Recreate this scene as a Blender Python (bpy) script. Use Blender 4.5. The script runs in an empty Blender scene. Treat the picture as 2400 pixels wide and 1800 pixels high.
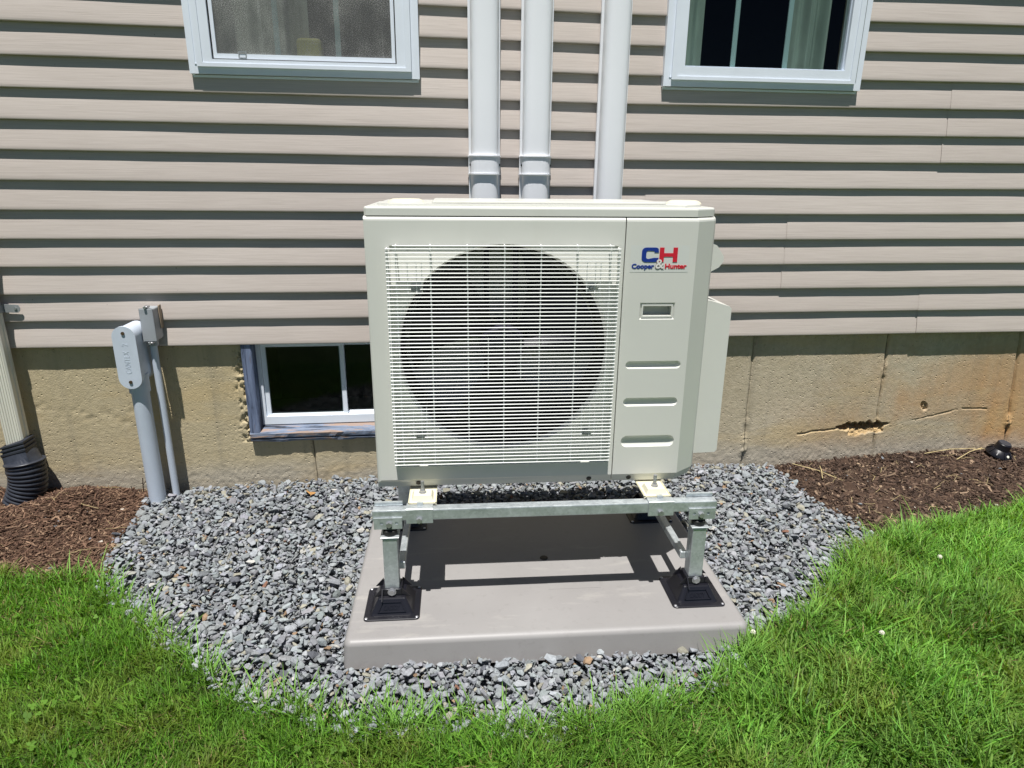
import bpy, bmesh, math, random
import numpy as np
from mathutils import Vector, Matrix, Euler
R = math.radians
rng = np.random.default_rng(7)
random.seed(7)
C = bpy.context.scene.collection
SC = bpy.context.scene

# ------------------------------------------------------------------ camera, sky, sun, exposure
def camera():
    cd = bpy.data.cameras.new('camera'); o = bpy.data.objects.new('camera', cd); C.objects.link(o)
    cd.sensor_fit = 'HORIZONTAL'; cd.sensor_width = 36.0; cd.lens = 1559.34 / 2400 * 36
    cd.clip_start = 0.02; cd.clip_end = 300
    p, yw, rl = 0.3034, 0.1138, 0.0101
    f = Vector((math.sin(yw) * math.cos(p), math.cos(yw) * math.cos(p), -math.sin(p)))
    r = Vector((math.cos(yw), -math.sin(yw), 0)); u = r.cross(f)
    r2 = r * math.cos(rl) + u * math.sin(rl); u2 = u * math.cos(rl) - r * math.sin(rl)
    m = Matrix((r2, u2, -f)).transposed().to_4x4(); m.translation = Vector((-0.0548, -2.6496, 1.2715))
    o.matrix_world = m; SC.camera = o
camera()
TOSUN = Vector((-0.20, -1.0, 3.4)).normalized()
W = bpy.data.worlds.new('World'); SC.world = W; W.use_nodes = True
_n = W.node_tree.nodes; _n.clear()
_sky = _n.new('ShaderNodeTexSky'); _sky.sky_type = 'NISHITA'; _sky.sun_disc = False
_sky.sun_elevation = math.asin(TOSUN.z); _sky.sun_rotation = math.atan2(TOSUN.x, TOSUN.y)
_sky.air_density = 0.55; _sky.dust_density = 0.15; _sky.ozone_density = 1.0
_bg = _n.new('ShaderNodeBackground'); _bg.inputs['Strength'].default_value = 0.05
_ow = _n.new('ShaderNodeOutputWorld')
W.node_tree.links.new(_sky.outputs[0], _bg.inputs[0]); W.node_tree.links.new(_bg.outputs[0], _ow.inputs[0])
_sl = bpy.data.lights.new('sun', 'SUN'); _sl.energy = 5.0; _sl.angle = R(0.53); _sl.color = (1.0, 0.975, 0.94)
_so = bpy.data.objects.new('sun', _sl); C.objects.link(_so); _so.location = (-3, -6, 12)
_so.rotation_euler = (-TOSUN).to_track_quat('-Z', 'Y').to_euler()
SC.view_settings.view_transform = 'Standard'; SC.view_settings.look = 'None'
SC.view_settings.exposure = 0.44; SC.view_settings.gamma = 1.0; SC.view_settings.use_curve_mapping = False
SC.render.engine = 'CYCLES'
try:
    SC.cycles.use_denoising = True; SC.cycles.max_bounces = 8; SC.cycles.transparent_max_bounces = 12
    SC.cycles.caustics_reflective = False; SC.cycles.caustics_refractive = False
except Exception: pass

# ------------------------------------------------------------------ helpers: materials
class NT:
    def __init__(s, name):
        s.m = bpy.data.materials.new(name); s.m.use_nodes = True; s.t = s.m.node_tree
        s.t.nodes.clear(); s.out = s.t.nodes.new('ShaderNodeOutputMaterial')
        s.b = s.t.nodes.new('ShaderNodeBsdfPrincipled'); s.link(s.b.outputs[0], s.out.inputs[0])
        s.tc = s.t.nodes.new('ShaderNodeTexCoord')
    def link(s, a, b): s.t.links.new(a, b)
    def n(s, typ, **kw):
        x = s.t.nodes.new('ShaderNode' + typ)
        for k, v in kw.items(): setattr(x, k, v)
        return x
    def coord(s, scale=(1, 1, 1), rot=(0, 0, 0), src='Object', loc=(0, 0, 0)):
        m = s.n('Mapping'); m.inputs['Scale'].default_value = scale; m.inputs['Rotation'].default_value = rot
        m.inputs['Location'].default_value = loc
        s.link(s.tc.outputs[src], m.inputs[0]); return m.outputs[0]
    def noise(s, vec, scale=5, detail=4, rough=.55, dist=0):
        x = s.n('TexNoise'); s.link(vec, x.inputs['Vector']); x.inputs['Scale'].default_value = scale
        x.inputs['Detail'].default_value = detail; x.inputs['Roughness'].default_value = rough
        x.inputs['Distortion'].default_value = dist; return x.outputs['Fac']
    def voro(s, vec, scale=20, feature='F1', out='Distance'):
        x = s.n('TexVoronoi', feature=feature); s.link(vec, x.inputs['Vector']); x.inputs['Scale'].default_value = scale
        return x.outputs[out]
    def ramp(s, fac, stops):
        x = s.n('ValToRGB'); s.link(fac, x.inputs[0]); e = x.color_ramp.elements
        while len(e) < len(stops): e.new(.5)
        for i, (p, c) in enumerate(stops):
            e[i].position = p; e[i].color = (c, c, c, 1) if not hasattr(c, '__len__') else tuple(c) + (1,)
        return x.outputs[0]
    def mix(s, fac, a, b, mode='MIX'):
        x = s.n('Mix', data_type='RGBA', blend_type=mode)
        for v, k in ((fac, 0), (a, 6), (b, 7)):
            if hasattr(v, 'is_linked'): s.link(v, x.inputs[k])
            elif k == 0: x.inputs[0].default_value = v
            else: x.inputs[k].default_value = tuple(v) + (1,)
        return x.outputs[2]
    def math(s, op, a, b=0, c=None, clamp=False):
        x = s.n('Math', operation=op, use_clamp=clamp)
        for i, v in enumerate((a, b) if c is None else (a, b, c)):
            if hasattr(v, 'is_linked'): s.link(v, x.inputs[i])
            else: x.inputs[i].default_value = v
        return x.outputs[0]
    def bump(s, h, strength=.3, dist=.002, prev=None):
        x = s.n('Bump'); s.link(h, x.inputs['Height']); x.inputs['Strength'].default_value = strength
        x.inputs['Distance'].default_value = dist
        if prev is not None: s.link(prev, x.inputs['Normal'])
        return x.outputs[0]
    def set(s, col=None, rough=None, metal=None, spec=None, normal=None, coat=None):
        for v, k in ((col, 'Base Color'), (rough, 'Roughness'), (metal, 'Metallic'), (spec, 'Specular IOR Level'), (normal, 'Normal'), (coat, 'Coat Weight')):
            if v is None: continue
            if hasattr(v, 'is_linked'): s.link(v, s.b.inputs[k])
            elif hasattr(v, '__len__'): s.b.inputs[k].default_value = tuple(v) + (1,)
            else: s.b.inputs[k].default_value = v
        return s.m

def M_simple(name, col, rough=.5, metal=0, spec=.5, var=.12, vscale=(8, 8, 8), bump=0, bscale=60, bdist=.001):
    t = NT(name); v = t.coord(vscale)
    f = t.noise(v, 1.0, 5)
    c = t.mix(t.ramp(f, [(.3, 0), (.7, 1)]), [x * (1 - var) for x in col], [min(1, x * (1 + var)) for x in col])
    rr = t.math('MULTIPLY_ADD', f, .16, rough - .08, clamp=True)
    nrm = t.bump(t.noise(t.coord(), bscale, 3), bump, bdist) if bump else None
    return t.set(c, rr, metal, spec, nrm)

def M_siding():
    t = NT('siding_vinyl')
    streak = t.noise(t.coord((5, 5, 260)), 1.0, 4, .6, .6)
    fine = t.noise(t.coord((14, 14, 700)), 1.0, 3, .6, .3)
    big = t.noise(t.coord((.8, 1, 2.2)), 1.0, 3)
    c = t.mix(t.ramp(big, [(.3, 0), (.7, 1)]), (.515, .452, .408), (.575, .512, .466))
    c = t.mix(t.ramp(streak, [(.30, .42), (.60, 0)]), c, (.36, .31, .27))
    # fungus specks, thick at the far left of the wall
    vv = t.coord((1, 1, 1)); d = t.voro(vv, 26); rnd = t.voro(vv, 26, 'F1', 'Color')
    sx = t.n('SeparateXYZ'); t.link(vv, sx.inputs[0])
    wx = t.n('MapRange'); t.link(sx.outputs[0], wx.inputs[0])
    for i, v in ((1, -1.95), (2, -.9), (3, .62), (4, .0)): wx.inputs[i].default_value = v
    sep = t.n('SeparateColor'); t.link(rnd, sep.inputs[0])
    hit = t.math('LESS_THAN', sep.outputs[0], wx.outputs[0])
    small = t.math('LESS_THAN', d, t.math('MULTIPLY_ADD', sep.outputs[1], .05, .03))
    c = t.mix(t.math('MULTIPLY', t.math('MULTIPLY', hit, small), .8), c, (.05, .035, .03))
    b = t.bump(streak, .34, .0014); b = t.bump(fine, .16, .0006, b)
    return t.set(c, t.math('MULTIPLY_ADD', big, .2, .38), 0, .4, b)

def M_concrete():
    t = NT('foundation_concrete')
    v = t.coord()
    a = t.noise(v, 2.2, 6, .6); g = t.noise(v, 55, 5, .65); gg = t.noise(v, 190, 3, .6)
    c = t.mix(t.ramp(a, [(.32, 0), (.68, 1)]), (.45, .385, .265), (.575, .50, .37))
    c = t.mix(t.ramp(g, [(.4, .35), (.62, 0)]), c, (.34, .285, .19))
    # rust stain, to the right and low
    sx = t.n('SeparateXYZ'); t.link(v, sx.inputs[0])
    rx = t.n('MapRange'); t.link(sx.outputs[0], rx.inputs[0])
    for i, q in ((1, 1.35), (2, 2.55), (3, 0), (4, 1.0)): rx.inputs[i].default_value = q
    rs = t.noise(t.coord((1.3, 1, 2.0), loc=(2.3, 0, .4)), 1.5, 5, .6, .5)
    st = t.math('MULTIPLY', rx.outputs[0], t.ramp(rs, [(.36, 0), (.58, 1)]))
    drip = t.noise(t.coord((11, 1, .5)), 1.0, 3)
    st = t.math('MULTIPLY', st, t.math('MULTIPLY_ADD', drip, .9, .3))
    st = t.math('MULTIPLY', st, t.math('MULTIPLY_ADD', sx.outputs[2], -1.3, 1.15, clamp=True))
    c = t.mix(st, c, (.56, .27, .08))
    lf = t.n('MapRange'); t.link(sx.outputs[0], lf.inputs[0])
    for i, q in ((1, .2), (2, -.6), (3, 0), (4, .55)): lf.inputs[i].default_value = q
    c = t.mix(lf.outputs[0], c, (.52, .43, .25))
    # thin ochre tide line low on the wall
    low = t.n('MapRange', interpolation_type='SMOOTHSTEP'); t.link(t.math('ADD', sx.outputs[2], t.math('MULTIPLY', a, .10)), low.inputs[0])
    for i, q in ((1, .20), (2, .10), (3, 0), (4, 1.0)): low.inputs[i].default_value = q
    c = t.mix(t.math('MULTIPLY', low.outputs[0], .75), c, (.44, .40, .33))
    mid = t.noise(t.coord((1.4, 1, 6), loc=(0, 0, 1.7)), 1.0, 4)
    c = t.mix(t.ramp(mid, [(.52, 0), (.66, .45)]), c, (.56, .42, .21))
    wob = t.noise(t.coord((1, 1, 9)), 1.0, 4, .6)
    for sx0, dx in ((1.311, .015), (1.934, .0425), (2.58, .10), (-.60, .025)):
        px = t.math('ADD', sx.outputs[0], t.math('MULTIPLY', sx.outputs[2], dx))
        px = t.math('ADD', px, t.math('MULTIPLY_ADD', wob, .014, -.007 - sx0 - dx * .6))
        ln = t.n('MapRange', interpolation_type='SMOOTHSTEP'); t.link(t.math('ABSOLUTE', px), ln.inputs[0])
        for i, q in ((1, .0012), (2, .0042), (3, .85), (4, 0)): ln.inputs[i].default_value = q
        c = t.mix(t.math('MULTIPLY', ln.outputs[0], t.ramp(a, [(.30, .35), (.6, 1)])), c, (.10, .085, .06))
    dr2 = t.noise(t.coord((14, 1, .35), loc=(4, 0, 0)), 1.0, 4, .6)
    c = t.mix(t.ramp(dr2, [(.52, 0), (.72, .35)]), c, (.24, .215, .165))
    pit = t.voro(v, 70); prnd = t.voro(v, 70, 'F1', 'Color'); sp = t.n('SeparateColor'); t.link(prnd, sp.inputs[0])
    hole = t.math('MULTIPLY', t.math('LESS_THAN', sp.outputs[0], .30), t.ramp(pit, [(.10, 1), (.30, 0)]))
    ggg = t.noise(v, 420, 2, .6)
    h = t.math('SUBTRACT', t.math('MULTIPLY_ADD', gg, .8, t.math('MULTIPLY_ADD', ggg, .5, t.math('MULTIPLY', g, .45))), t.math('MULTIPLY', hole, 1.3))
    return t.set(c, .92, 0, .2, t.bump(h, .7, .003))

def M_attr(name, rough=.8, spec=.3, bump=0, bscale=120, gain=1.0, var=.25, vscale=90):
    t = NT(name); a = t.n('Attribute', attribute_name='Col')
    f = t.noise(t.coord(), vscale, 4, .6)
    k = t.math('MULTIPLY_ADD', f, var * 2, gain - var)
    h = t.n('VectorMath', operation='SCALE'); t.link(a.outputs[0], h.inputs[0]); t.link(k, h.inputs['Scale'])
    return t.set(h.outputs[0], rough, 0, spec, t.bump(t.noise(t.coord(), bscale, 4, .65), bump, .002) if bump else None)

def M_grass():
    t = NT('grass_blade'); a = t.n('Attribute', attribute_name='Col')
    t.set(a.outputs[0], .58, 0, .25)
    tr = t.n('BsdfTranslucent'); mx = t.n('Mix', data_type='RGBA', blend_type='MULTIPLY'); mx.inputs[0].default_value = 1
    t.link(a.outputs[0], mx.inputs[6]); mx.inputs[7].default_value = (1.5, 1.35, .5, 1); t.link(mx.outputs[2], tr.inputs[0])
    ms = t.n('MixShader'); ms.inputs[0].default_value = .33
    t.link(t.b.outputs[0], ms.inputs[1]); t.link(tr.outputs[0], ms.inputs[2]); t.link(ms.outputs[0], t.out.inputs[0])
    return t.m

def M_glass(name='window_glass', tint=(.85, .93, .9), refl=.5):
    t = NT(name); tr = t.n('BsdfTransparent'); tr.inputs[0].default_value = tuple(tint) + (1,)
    gl = t.n('BsdfGlossy'); gl.inputs['Roughness'].default_value = .015
    fr = t.n('Fresnel'); fr.inputs[0].default_value = 1.45
    ms = t.n('MixShader'); t.link(t.math('MULTIPLY', fr.outputs[0], refl), ms.inputs[0]); t.link(tr.outputs[0], ms.inputs[1]); t.link(gl.outputs[0], ms.inputs[2])
    t.link(ms.outputs[0], t.out.inputs[0]); return t.m

def M_screen():
    t = NT('insect_screen'); t.set((.30, .30, .29), .6, 0, .4)
    v = t.coord()
    w = t.noise(t.coord((420, 1, 420)), 1.0, 1, .6)
    blot = t.noise(t.coord((5, 1, 3.2)), 1.0, 3, .6)
    streak = t.noise(t.coord((38, 1, 1.2)), 1.0, 3, .6)
    c = t.mix(t.ramp(w, [(.40, 0), (.66, 1)]), (.12, .12, .118), (.78, .78, .73))
    c = t.mix(t.ramp(blot, [(.42, .75), (.62, 0)]), c, (.13, .13, .13))
    c = t.mix(t.ramp(streak, [(.60, 0), (.74, .55)]), c, (.62, .62, .6))
    t.link(c, t.b.inputs['Base Color'])
    tr = t.n('BsdfTransparent'); ms = t.n('MixShader')
    t.link(t.ramp(w, [(.35, .36), (.65, .62)]), ms.inputs[0]); t.link(tr.outputs[0], ms.inputs[1]); t.link(t.b.outputs[0], ms.inputs[2])
    t.link(ms.outputs[0], t.out.inputs[0]); return t.m

def M_galv():
    t = NT('galvanised_steel'); v = t.coord()
    sp = t.voro(v, 150, 'F1', 'Color'); s2 = t.n('SeparateColor'); t.link(sp, s2.inputs[0])
    n = t.noise(v, 25, 5, .6)
    f = t.math('MULTIPLY_ADD', s2.outputs[0], .22, t.math('MULTIPLY', n, .78))
    c = t.mix(t.ramp(f, [(.25, 0), (.75, 1)]), (.44, .48, .495), (.68, .72, .735))
    return t.set(c, t.ramp(f, [(.2, .32), (.8, .52)]), .62, .5, t.bump(n, .12, .001))

def M_peel():
    t = NT('peeling_painted_wood')
    g = t.noise(t.coord((4, 30, 60)), 1.0, 5, .65, 1.2)
    big = t.noise(t.coord((3, 12, 12)), 1.0, 4)
    f = t.math('ADD', t.math('MULTIPLY', g, .55), t.math('MULTIPLY', big, .45))
    c = t.ramp(f, [(.40, (.012, .012, .015)), (.44, (.12, .15, .21)), (.485, (.20, .24, .32)), (.51, (.30, .22, .18))])
    return t.set(c, .75, 0, .3, t.bump(f, 1.0, .006))
def M_jamb():
    t = NT('worn_blue_painted_wood')
    g = t.noise(t.coord((60, 30, 4)), 1.0, 5, .65, 1.0)
    c = t.ramp(g, [(.36, (.015, .014, .018)), (.43, (.11, .14, .22)), (.60, (.19, .235, .35)), (.70, (.12, .08, .07))])
    return t.set(c, .7, 0, .3, t.bump(g, .8, .004))

def M_soil():
    t = NT('bare_soil'); v = t.coord()
    a = t.noise(v, 9, 6, .65); b = t.noise(v, 90, 5, .7)
    f = t.math('MULTIPLY_ADD', a, .45, t.math('MULTIPLY', b, .55))
    c = t.ramp(f, [(.32, (.030, .019, .014)), (.5, (.070, .044, .031)), (.66, (.14, .09, .062))])
    return t.set(c, .95, 0, .15, t.bump(f, 1.0, .012))
def M_lawn():
    t = NT('lawn_thatch'); v = t.coord()
    a = t.noise(v, 5, 5, .65); b = t.noise(v, 130, 4, .7)
    f = t.math('MULTIPLY_ADD', a, .4, t.math('MULTIPLY', b, .6))
    c = t.ramp(f, [(.35, (.03, .04, .012)), (.52, (.065, .10, .025)), (.68, (.14, .16, .05))])
    return t.set(c, .95, 0, .15, t.bump(f, 1.0, .02))
def M_pad():
    t = NT('pad_plastic'); v = t.coord()
    a = t.noise(v, 3.0, 4); g = t.noise(v, 160, 3, .6); sc = t.noise(t.coord((2, 9, 6), (0, 0, .35)), 1.5, 5, .7)
    c = t.mix(t.ramp(a, [(.3, 0), (.7, 1)]), (.255, .244, .237), (.290, .279, .271))
    c = t.mix(t.ramp(sc, [(.58, 0), (.70, .45)]), c, (.40, .38, .35))
    dd = t.noise(v, 38, 6, .7); c = t.mix(t.ramp(dd, [(.56, 0), (.70, .22)]), c, (.16, .15, .14))
    return t.set(c, t.math('MULTIPLY_ADD', a, .2, .36), 0, .4, t.bump(g, .16, .0008))
def M_paint():
    t = NT('cream_enamel'); v = t.coord(); g = t.noise(v, 240, 3, .5); a = t.noise(v, 3, 4, .6)
    dr = t.noise(t.coord((7, 7, .8)), 1.0, 4, .6)
    c = t.mix(t.ramp(a, [(.3, 0), (.7, 1)]), (.655, .655, .606), (.695, .692, .636))
    c = t.mix(t.ramp(dr, [(.62, 0), (.78, .16)]), c, (.50, .49, .40))
    return t.set(c, .33, 0, .5, t.bump(g, .05, .0006), .15)

MT = dict(
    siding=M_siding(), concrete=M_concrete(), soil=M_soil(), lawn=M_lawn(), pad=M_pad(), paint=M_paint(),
    galv=M_galv(), peel=M_peel(), jamb=M_jamb(), grass=M_grass(), glass=M_glass(), screen=M_screen(),
    bglass=M_glass('basement_glass', (.62, .70, .64), .8),
    vinyl=M_simple('white_vinyl', (.78, .83, .90), .35, var=.03),
    duct=M_simple('white_duct_plastic', (.86, .875, .905), .30, var=.025, vscale=(3, 3, 3)),
    muntin=M_simple('pale_teal_bar', (.42, .56, .58), .5, var=.05),
    pvc=M_simple('grey_pvc', (.52, .58, .66), .42, var=.06, vscale=(10, 10, 4)),
    pvc_lid=M_simple('pale_grey_pvc', (.56, .62, .70), .45, var=.07, vscale=(14, 14, 9)),
    box=M_simple('grey_painted_metal', (.33, .35, .37), .5, var=.08),
    black=M_simple('black_plastic', (.010, .010, .014), .33, var=.2, spec=.45),
    pipeblack=M_simple('black_corrugated_plastic', (.030, .034, .045), .42, var=.25, vscale=(30, 30, 30)),
    rubber=M_simple('black_rubber', (.012, .012, .013), .6, var=.2),
    dark=M_simple('dark_interior', (.005, .005, .006), .8, var=.2),
    bsmt=M_simple('basement_paint', (.34, .36, .31), .9),
    room=M_simple('room_paint', (.06, .06, .055), .9),
    blade=M_simple('fan_plastic', (.011, .010, .022), .5, var=.1),
    motor=M_simple('motor_metal', (.022, .022, .036), .65, .2),
    wire=M_simple('cream_wire_coating', (.82, .825, .795), .35, var=.02),
    foot=M_simple('cream_foot_paint', (.70, .67, .52), .4, var=.03),
    bolt=M_simple('zinc_bolt', (.50, .50, .52), .4, .8, var=.12, vscale=(60, 60, 60)),
    screw=M_simple('dark_screw', (.045, .042, .038), .5, .5),
    rust=M_simple('rusty_screw', (.07, .045, .02), .7, .2, var=.4, vscale=(90, 90, 90)),
    spout=M_simple('white_aluminium', (.70, .69, .60), .4, var=.08, vscale=(30, 30, 1.5)),
    strap=M_simple('grey_strap', (.33, .35, .36), .45, .3),
    blue=M_simple('logo_blue', (.008, .035, .26), .4, var=.02), red=M_simple('logo_red', (.62, .015, .035), .4, var=.02),
    sticker=M_simple('clear_sticker', (.655, .668, .63), .3, var=.02), amp=M_simple('logo_white', (.80, .78, .74), .4, var=.02),
    ampline=M_simple('logo_outline', (.40, .30, .27), .4, var=.02),
    curtain=M_simple('sage_curtain', (.28, .34, .30), .9, var=.15, vscale=(20, 20, 6)),
    lace=M_simple('pale_curtain', (.36, .36, .31), .9, var=.3, vscale=(14, 14, 5)),
    yellow=M_simple('yellow_pillow', (.50, .44, .16), .9, var=.2),
    fines=M_simple('gravel_fines', (.15, .155, .16), .95, var=.4, vscale=(220, 220, 220), bump=1, bscale=160, bdist=.006),
    stone=M_attr('crushed_stone', .88, .25, .8, 260, 1.0, .50, 170),
    chip=M_attr('wood_mulch', .9, .2, .4, 200, 1.0, .3, 80),
    leaf=M_simple('dry_leaf', (.45, .24, .08), .8, var=.25, vscale=(60, 60, 60)),
    wall=M_simple('rear_wall', (.45, .40, .34), .7), roof=M_simple('roof_shingle', (.06, .06, .06), .9, var=.3),
    spall=M_simple('spalled_concrete', (.52, .36, .18), .95, var=.3, vscale=(40, 40, 40), bump=1, bscale=70, bdist=.01),
    flower=M_simple('clover_white', (.75, .74, .62), .8),
    sealant=M_simple('tan_sealant', (.36, .28, .20), .7),
)

# ------------------------------------------------------------------ helpers: objects and shapes
def link(o, parent=None):
    C.objects.link(o)
    if parent is not None: o.parent = parent
    return o
def tag(o, label=None, cat=None, group=None, kind=None):
    for k, v in (('label', label), ('category', cat), ('group', group), ('kind', kind)):
        if v: o[k] = v
    return o
def thing(name, label, cat, loc=(0, 0, 0), rz=0, group=None):
    o = bpy.data.objects.new(name, None); o.location = loc; o.rotation_euler = (0, 0, rz); o.empty_display_size = .1
    link(o); return tag(o, label, cat, group)
def soften(me, ang=35):
    me.shade_smooth(); b = bmesh.new(); b.from_mesh(me)
    for e in b.edges:
        if len(e.link_faces) != 2 or e.calc_face_angle(0) > R(ang): e.smooth = False
    b.to_mesh(me); b.free()
def obj(name, bm, mat, parent=None, smooth=False, loc=None, rot=None):
    me = bpy.data.meshes.new(name)
    bmesh.ops.recalc_face_normals(bm, faces=bm.faces[:])
    bm.to_mesh(me); bm.free()
    for m in (mat if isinstance(mat, (list, tuple)) else [mat]): me.materials.append(m)
    if smooth: soften(me)
    o = bpy.data.objects.new(name, me)
    if loc: o.location = loc
    if rot: o.rotation_euler = rot
    return link(o, parent)
def np_obj(name, V, F, mat, parent=None, col=None, smooth=False, matidx=None):
    """V (n,3); F list of int arrays (each (k,m)): polygons of m corners"""
    me = bpy.data.meshes.new(name); V = np.asarray(V, np.float32)
    F = [np.asarray(f, np.int32) for f in F if len(f)]
    me.vertices.add(len(V)); me.vertices.foreach_set('co', V.ravel())
    nl = sum(f.size for f in F); npoly = sum(len(f) for f in F)
    me.loops.add(nl); me.loops.foreach_set('vertex_index', np.concatenate([f.ravel() for f in F]))
    tot = np.concatenate([np.full(len(f), f.shape[1], np.int32) for f in F])
    me.polygons.add(npoly); me.polygons.foreach_set('loop_start', np.concatenate([[0], np.cumsum(tot)[:-1]]).astype(np.int32))
    try: me.polygons.foreach_set('loop_total', tot)
    except Exception: pass
    if matidx is not None: me.polygons.foreach_set('material_index', matidx.astype(np.int32))
    me.polygons.foreach_set('use_smooth', np.full(npoly, bool(smooth)))
    me.update(calc_edges=True); me.validate()
    if col is not None:
        a = me.attributes.new('Col', 'FLOAT_COLOR', 'POINT')
        a.data.foreach_set('color', np.concatenate([col, np.ones((len(col), 1))], 1).astype(np.float32).ravel())
    for m in (mat if isinstance(mat, (list, tuple)) else [mat]): me.materials.append(m)
    return link(bpy.data.objects.new(name, me), parent)
def box(bm, x0, x1, y0, y1, z0, z1, bev=0, seg=2, mat=0):
    r = bmesh.ops.create_cube(bm, size=1.0); vs = r['verts']
    bmesh.ops.scale(bm, vec=(x1 - x0, y1 - y0, z1 - z0), verts=vs)
    bmesh.ops.translate(bm, vec=((x0 + x1) / 2, (y0 + y1) / 2, (z0 + z1) / 2), verts=vs)
    if bev:
        es = list({e for v in vs for e in v.link_edges})
        bmesh.ops.bevel(bm, geom=es, offset=bev, segments=seg, affect='EDGES', profile=.6)
    return bm
def cyl(bm, p0, p1, r0, r1=None, seg=24, caps=True):
    p0, p1 = Vector(p0), Vector(p1); d = p1 - p0
    mt = Matrix.Translation((p0 + p1) / 2) @ d.to_track_quat('Z', 'Y').to_matrix().to_4x4()
    return bmesh.ops.create_cone(bm, cap_ends=caps, segments=seg, radius1=r0, radius2=r0 if r1 is None else r1, depth=d.length, matrix=mt)['verts']
def tube(bm, pts, rad, seg=10, caps=True):
    pts = [Vector(p) for p in pts]; rad = rad if hasattr(rad, '__len__') else [rad] * len(pts)
    rings = []; ref = None
    for i, p in enumerate(pts):
        t = (pts[min(i + 1, len(pts) - 1)] - pts[max(i - 1, 0)]).normalized()
        if ref is None: ref = t.orthogonal().normalized()
        a = (ref - t * ref.dot(t)).normalized(); ref = a; b = t.cross(a)
        rings.append([bm.verts.new(p + (a * math.cos(k * 2 * math.pi / seg) + b * math.sin(k * 2 * math.pi / seg)) * rad[i]) for k in range(seg)])
    for A, B in zip(rings, rings[1:]):
        for k in range(seg): bm.faces.new((A[k], A[(k + 1) % seg], B[(k + 1) % seg], B[k]))
    if caps: bm.faces.new(rings[0][::-1]); bm.faces.new(rings[-1])
def prism(bm, poly, axis, a0, a1):
    """polygon in the two other axes, extruded along axis"""
    def P(q, a): return {'x': (a, q[0], q[1]), 'y': (q[0], a, q[1]), 'z': (q[0], q[1], a)}[axis]
    A = [bm.verts.new(P(q, a0)) for q in poly]; B = [bm.verts.new(P(q, a1)) for q in poly]
    n = len(poly)
    for i in range(n): bm.faces.new((A[i], A[(i + 1) % n], B[(i + 1) % n], B[i]))
    bm.faces.new(A[::-1]); bm.faces.new(B); return bm
def lathe(bm, prof, seg=24, mtx=Matrix()):
    rings = [[bm.verts.new(mtx @ Vector((r * math.cos(k * 2 * math.pi / seg), r * math.sin(k * 2 * math.pi / seg), z))) for k in range(seg)] for r, z in prof]
    for A, B in zip(rings, rings[1:]):
        for k in range(seg): bm.faces.new((A[k], A[(k + 1) % seg], B[(k + 1) % seg], B[k]))
    bm.faces.new(rings[0][::-1]); bm.faces.new(rings[-1])
def BM(): return bmesh.new()
def bevel_all(bm, off, seg=2, ang=30):
    es = [e for e in bm.edges if len(e.link_faces) == 2 and e.calc_face_angle(0) > R(ang)]
    bmesh.ops.bevel(bm, geom=es, offset=off, segments=seg, affect='EDGES', profile=.5); return bm
def cut(o, cutters):
    """boolean difference, baked"""
    tmp = []
    for bm in cutters:
        bmesh.ops.recalc_face_normals(bm, faces=bm.faces[:])
        me = bpy.data.meshes.new('tmp'); bm.to_mesh(me); bm.free(); c = bpy.data.objects.new('tmp', me); C.objects.link(c); c.matrix_world = Matrix()
        md = o.modifiers.new('cut', 'BOOLEAN'); md.object = c; md.operation = 'DIFFERENCE'; md.solver = 'EXACT'; tmp.append(c)
    par = o.parent; o.parent = None
    bpy.context.view_layer.update()
    dg = bpy.context.evaluated_depsgraph_get()
    me = bpy.data.meshes.new_from_object(o.evaluated_get(dg)); me.name = o.name
    mats = [m for m in o.data.materials]
    o.modifiers.clear(); o.data = me
    me.materials.clear()
    for m in mats: me.materials.append(m)
    o.parent = par
    for c in tmp: bpy.data.objects.remove(c)
    return o
def text(name, body, size, mat, parent, loc, rot, depth=.0006, bold=0.0, sx=1.0, fit=None, align='LEFT'):
    cu = bpy.data.curves.new(name, 'FONT'); cu.body = body; cu.size = size; cu.extrude = depth; cu.offset = bold
    cu.align_x = align; cu.resolution_u = 3
    o = bpy.data.objects.new(name, cu); C.objects.link(o); bpy.context.view_layer.update()
    me = bpy.data.meshes.new_from_object(o.evaluated_get(bpy.context.evaluated_depsgraph_get()))
    bpy.data.objects.remove(o)
    co = np.empty(len(me.vertices) * 3, np.float32); me.vertices.foreach_get('co', co); co = co.reshape(-1, 3)
    if fit:
        w = co[:, 0].max() - co[:, 0].min(); co[:, 0] = (co[:, 0] - co[:, 0].min()) * fit / w
    co[:, 0] *= sx; me.vertices.foreach_set('co', co.ravel()); me.update()
    me.materials.clear(); me.materials.append(mat)
    t = bpy.data.objects.new(name, me); t.location = loc; t.rotation_euler = rot
    return link(t, parent)
def vnoise(x, y, seed=0):
    """smooth value noise in numpy, 0..1"""
    x = np.asarray(x, float); y = np.asarray(y, float)
    xi = np.floor(x).astype(np.int64); yi = np.floor(y).astype(np.int64); xf = x - xi; yf = y - yi
    def h(a, b):
        n = (a * 374761393 + b * 668265263 + seed * 1442695041) & 0x7fffffff
        n = ((n ^ (n >> 13)) * 1274126177) & 0x7fffffff
        return ((n ^ (n >> 16)) & 0xffff) / 65535.0
    u = xf * xf * (3 - 2 * xf); v = yf * yf * (3 - 2 * yf)
    return (h(xi, yi) * (1 - u) + h(xi + 1, yi) * u) * (1 - v) + (h(xi, yi + 1) * (1 - u) + h(xi + 1, yi + 1) * u) * v
def fbm(x, y, seed=0, oct=4):
    s = 0; a = .5
    for i in range(oct): s = s + a * vnoise(x * 2 ** i, y * 2 ** i, seed + i); a *= .5
    return s / (1 - .5 ** oct)

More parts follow.
